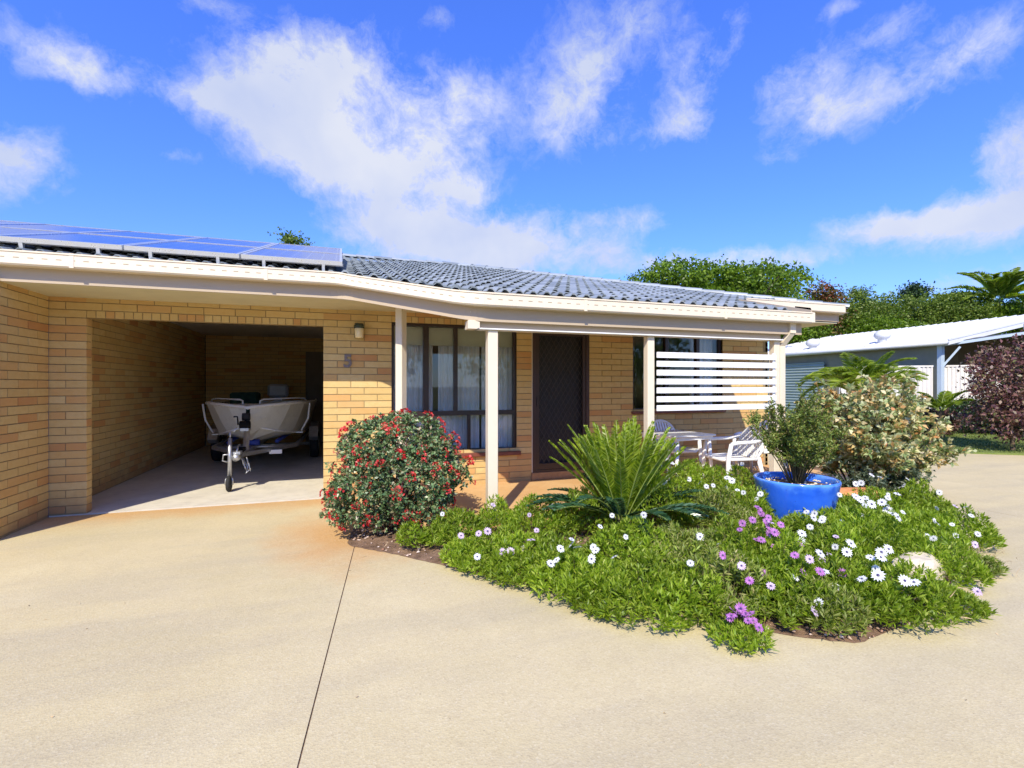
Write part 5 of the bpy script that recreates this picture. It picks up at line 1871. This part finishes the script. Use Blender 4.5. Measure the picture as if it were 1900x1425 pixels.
# second house roof at far right, nearer
nh = thing('neighbour_house', 'neighbouring house with pale grey roof at the right edge', 'house', (15.9, -1.2, 0))
ev = [(1.35, 2.5, 3.02), (.0, .0, 2.98), (-1.3, -2.8, 2.95), (-3.0, -6.2, 2.93)]
rr_ = MB()
top_ = [(3.5, 1.8, 3.42), (5.5, -1.0, 4.25), (4.2, -3.8, 4.3), (2.5, -7.2, 4.3)]
vv = [(x, y, z) for x, y, z in ev] + [(x, y, z) for x, y, z in top_] + [(x, y, z - .06) for x, y, z in ev] + [(x, y, z - .06) for x, y, z in top_]
fs = []
for i in range(3):
    fs.append((i, i + 1, 5 + i, 4 + i)); fs.append((8 + i, 12 + i, 13 + i, 9 + i)); fs.append((i, 8 + i, 9 + i, i + 1))
rr_.add(vv, fs)
rr_.build('roof', simple('pale_grey_roofing', (.55, .58, .62), .45, .08, 1.5), nh)
MB().sweep([Vector(q) + Vector((0, 0, .02)) for q in ev], [(0, -.14), (.12, -.14), (.12, 0), (0, 0)]).build('gutter', M_TRIM, nh)
hw = MB()
hw.add([(3.1, 1.2, 0), (2.0, -1.2, 0), (.4, -5.2, 0), (.4, -5.2, 2.9), (2.0, -1.2, 2.9), (3.1, 1.2, 2.9)], [(0, 1, 4, 5), (1, 2, 3, 4)])
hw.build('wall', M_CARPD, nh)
# fence of corrugated steel
fe = thing('corrugated_fence', 'cream vertical corrugated steel fence panel across the lawn', 'fence', (17.6, 3.0, 0))
fm = MB()
corr(fm, (-1.6, 2.55), (1.75, -.10), .05, 2.02, .105, .016)
fm.build('sheet', M_CREAMSTEEL, fe)
MB().tube([(-1.6, 2.55, 2.04), (1.75, -.10, 2.04)], .035, 4, True, False).build('top_rail', M_CREAMSTEEL, fe)
for f in (0.0, .5, 1.0):
    x, y = -1.6 + 3.35 * f, 2.55 - 2.65 * f
    MB().box((x - .03, y - .03, 0), (x + .03, y + .03, 2.03)).build('fence_post', M_CREAMSTEEL, fe)

# =================================================================== TREES AND SHRUBS
def tree(name, label, cat, loc, trunk_h, crown, mat, leaf, nclump, perc, seed, group=None, clr=.5, tr=.12, bark=M_BARK):
    """crown: list of (cx,cy,cz,rx,ry,rz) lobes local to loc"""
    rng = np.random.default_rng(seed)
    t = thing(name, label, cat, loc, 0, group)
    tb_ = MB()
    top = Vector((0, 0, trunk_h))
    tb_.tube([(0, 0, -.1), (rng.normal() * .06, rng.normal() * .06, trunk_h * .5), top], [tr, tr * .8, tr * .65], 8, False)
    for (cx, cy_, cz, rx, ry, rz2) in crown:
        for k in range(3):
            e_ = Vector((cx + rng.normal() * rx * .35, cy_ + rng.normal() * ry * .35, cz + rng.uniform(-.1, .6) * rz2))
            m_ = top.lerp(e_, .5) + Vector((0, 0, -.08 * (e_ - top).length))
            tb_.tube([top, m_, e_], [tr * .45, tr * .28, tr * .08], 5, False)
    tb_.build('trunk', bark, t)
    vol = np.array([(c[3] * c[4] * c[5]) ** (2 / 3) for c in crown])
    pr = vol / vol.sum()
    P, Dd = [], []
    for ci, c in enumerate(crown):
        k = max(3, int(nclump * pr[ci]))
        d = unit(k, rng)
        rad = 1 - .45 * rng.random(k) ** 2
        lump = np.array([1 + .30 * mn.noise(Vector(q) * 2.3 + Vector((seed, ci, 0))) for q in d])
        cc = np.array(c[:3]) + d * rad[:, None] * lump[:, None] * np.array(c[3:6])
        cs = clr * rng.uniform(.5, 1.2, k)
        off = rng.normal(size=(k, perc, 3)) * cs[:, None, None] * [.55, .55, .40]
        pp_ = cc[:, None] + off
        dv = rng.normal(size=(k, perc, 3)) + d[:, None] * .5 + [0, 0, .15]
        P.append(pp_.reshape(-1, 3)); Dd.append(dv.reshape(-1, 3))
    P = np.concatenate(P); Dd = np.concatenate(Dd)
    n = len(P)
    L2 = leaf * rng.uniform(.6, 1.3, n)
    link('crown', leafmesh('crown', P, Dd, L2, L2 * .55, mat, rng=rng), t)
    return t
def pol(px, D):
    u = (px - 950) / 930
    return (CAM.x + D * (math.sin(TH) + u * math.cos(TH)), CAM.y + D * (math.cos(TH) - u * math.sin(TH)))
def ztop(py, D): return 1.43 + (715 - py) / 930 * D
GT = 'trees behind the houses'
def back_tree(px, py, D, wpx, label, mat=L_TREE, seed=0, bot=690, leaf=.14, ncl=520, per=34, name='garden_tree', squash=1.0, lob=6, clr=.5):
    if px > 1150:
        D = max(D + 5, 27)
    x, y = pol(px, D)
    zt, zb = ztop(py, D), max(.6, ztop(bot, D))
    wr = wpx / 930 * D / 2
    rg = random.Random(seed)
    cr_ = []
    for k in range(lob):
        a = rg.uniform(0, 2 * PI)
        q = wr * .62 * math.sqrt(rg.random())
        r_ = wr * rg.uniform(.34, .52)
        rzz = min((zt - zb) * .42, r_ * 1.1)
        cz = rg.uniform(zb + rzz * .7, zt - rzz)
        if k == 0:
            a, q, cz = 0, 0, zt - rzz
        # widest lobes follow the picture's left and right but have full depth too
        cr_.append((q * math.cos(a), q * math.sin(a), cz, r_, r_, rzz))
    tree(name, label, 'tree', (x, y, 0), max(.8, zb * .9), cr_, mat, leaf, ncl, per, seed, GT, clr=clr, tr=.14)
# broad spreading tree over the roof
x, y = pol(1330, 24)
zt = ztop(497, 24)
k_ = 24 / 930
cr_ = []
rg = random.Random(4)
for (px, py, wv_) in ((1215, 522, 70), (1262, 508, 95), (1320, 512, 110), (1385, 515, 110), (1440, 520, 85), (1300, 545, 130), (1400, 548, 120), (1350, 530, 120)):
    xx, yy = pol(px, 24 + rg.uniform(-1.5, 1.5))
    r_ = wv_ * k_ * .62
    cr_.append((xx - x, yy - y, ztop(py, 24) - .25 * r_, r_, r_, r_ * .42))
tree('spreading_tree', 'broad flat-topped bright green tree rising behind the tiled roof', 'tree', (x, y, 0), 3.6, cr_, L_TREEB, .17, 760, 30, 41, GT, clr=.42, tr=.25)
back_tree(1180, 512, 27, 60, 'thin grey-green treetop at the left end of the broad tree', L_TREE, 51, 600, .15, 70, 16, lob=3, clr=.35)
x, y = pol(1455, 22)
back_tree(1455, 492, 22, 110, 'open-crowned tree with round leaf clusters right of the broad tree', L_TREEB, 52, 600, .16, 110, 22, lob=5, clr=.33)
back_tree(1520, 532, 21, 95, 'small tree with reddish tips above the gutter end', leafmat('coppery_leaf', [(0, (.08, .07, .02)), (.5, (.16, .15, .03)), (.8, (.28, .11, .05)), (1, (.33, .09, .05))]), 53, 620, .17, 120, 22, lob=4)
back_tree(1585, 540, 23, 130, 'dark bushy tree behind the shed roof, nearest the house corner', L_TREE, 54, 640)
back_tree(1660, 548, 24, 150, 'mid green tree behind the two roof vents', L_TREE, 55, 640)
back_tree(1700, 530, 26, 60, 'narrow pointed conifer-like tree above the shed roof', L_DKSH, 56, 620, .16, 120, 24, lob=4)
back_tree(1755, 545, 23, 150, 'olive green bushy tree left of the palm', L_TREE, 57, 630)
back_tree(1810, 572, 21, 110, 'yellow-green shrubby tree under the palm', L_TREEB, 58, 620)
back_tree(1880, 560, 22, 140, 'bushy tree beneath the palm at the right edge', L_TREEB, 59, 620)
back_tree(1960, 550, 23, 160, 'bushy tree just past the right edge of the view', L_TREE, 60, 620)
back_tree(1620, 590, 20, 160, 'low spreading shrubby growth directly behind the shed roof', L_TREEB, 61, 650, squash=.8)
back_tree(1500, 585, 19, 120, 'green foliage between the gutter end and the shed roof', L_TREEB, 62, 650)
back_tree(546, 432, 40, 66, 'lone small treetop showing over the solar panels', L_TREE, 63, 520, .26, 120, 22, lob=4, clr=.6)
# trees across the street, behind the viewer; the windows mirror them
for k, (x, y, s_) in enumerate(((-8, -24, 3.2), (2, -28, 3.6), (11, -25, 3.0), (-18, -22, 3.4), (20, -24, 3.2))):
    tree('street_tree', ['leafy tree across the street far left behind the viewer', 'large leafy tree across the street behind the viewer', 'leafy tree across the street right behind the viewer', 'outermost left street tree behind the viewer', 'outermost right street tree behind the viewer'][k], 'tree', (x, y, 0), 1.8, [(0, 0, 3.6, s_, s_, 2.2), (1.2, .5, 4.3, s_ * .6, s_ * .6, 1.5)], L_TREE, .35, 160, 16, 70 + k, 'street trees behind the viewer', clr=.8)

# palms
def palm(name, label, px, D, zc, flen, nf, seed, trunk=True, mat=L_PALM, up=(20, 80), droop=(.8, 1.6), wid=.45, lw=.03, group=None, multi=1):
    x, y = pol(px, D)
    t = thing(name, label, 'palm', (x, y, 0), 0, group)
    rr = random.Random(seed)
    MB().tube([(0, 0, -.1), (.05, .03, zc * .5), (0, 0, zc)], [.11, .09, .07], 8, False).build('trunk', M_BARK, t)
    for k in range(nf):
        az = k * 2.39996 + rr.uniform(-.2, .2)
        el = math.radians(rr.uniform(*up))
        fr = frond(t, az, el, flen * rr.uniform(.8, 1.1), rr.uniform(*droop), mat, wid, seed * 50 + k, n=44, z0=zc, r0=.06, lw=lw)
    return t
palm('tall_palm', 'palm with spreading feathery fronds above the roofs at the right', 1853, 26.5, ztop(560, 26.5), 2.3, 30, 3, wid=.6, lw=.075)
pm_ = palm('garden_palm', 'bushy golden-green palm behind the variegated shrub', 1600, 11.0, 1.15, 1.25, 40, 4, up=(40, 88), droop=(.9, 2.2), wid=.34, lw=.026)
palm('garden_palm', 'small young palm in front of the corrugated fence', 1745, 13.5, .75, .7, 12, 5, up=(30, 80), droop=(.6, 1.2), wid=.25, lw=.035)

# purple shrub tree and dark shrubs at the right
x, y = pol(1880, 10.8)
tree('purple_shrub', 'purple and bronze leaved shrub tree at the right edge over the lawn', 'shrub', (x, y, 0), 1.0,
     [(0, 0, 1.95, .70, .7, .35), (.5, -.3, 2.15, .6, .6, .35), (-.62, .1, 1.72, .42, .4, .22), (.3, .1, 1.4, .7, .7, .35), (-.25, 0, 1.2, .5, .5, .30), (.6, 0, .95, .6, .6, .3), (-.85, .0, 1.35, .25, .25, .12), (0, 0, .7, .8, .8, .4), (-.3, -.2, .95, .6, .5, .3)], L_PURP, .085, 400, 22, 81, None, clr=.21, tr=.05)
def shrub(px, D, w_, h_, label, mat, seed, leaf=.07):
    x, y = pol(px, D)
    tree('border_shrub', label, 'shrub', (x, y, 0), h_ * .25, [(0, 0, h_ * .5, w_ / 2, w_ / 2, h_ * .5), (w_ * .2, 0, h_ * .55, w_ * .35, w_ * .35, h_ * .4)], mat, leaf, 190, 22, seed, 'dark border shrubs behind the lawn', clr=.14, tr=.03)
shrub(1735, 14.2, .9, .75, 'dark shrub with pinkish leaves against the fence foot', L_PURP, 90)
shrub(1790, 14.6, 1.2, 1.05, 'dark leafy shrub at the right end of the corrugated fence', L_DKSH, 91)
shrub(1845, 14.4, 1.3, .95, 'dark rounded shrub under the purple tree', L_DKSH, 92)
shrub(1900, 14.0, 1.4, .9, 'dark shrub at the right edge behind the lawn', L_DKSH, 93)
shrub(1700, 14.6, 1.1, .8, 'dark shrub beside the fence behind the variegated bush', L_DKSH, 94)
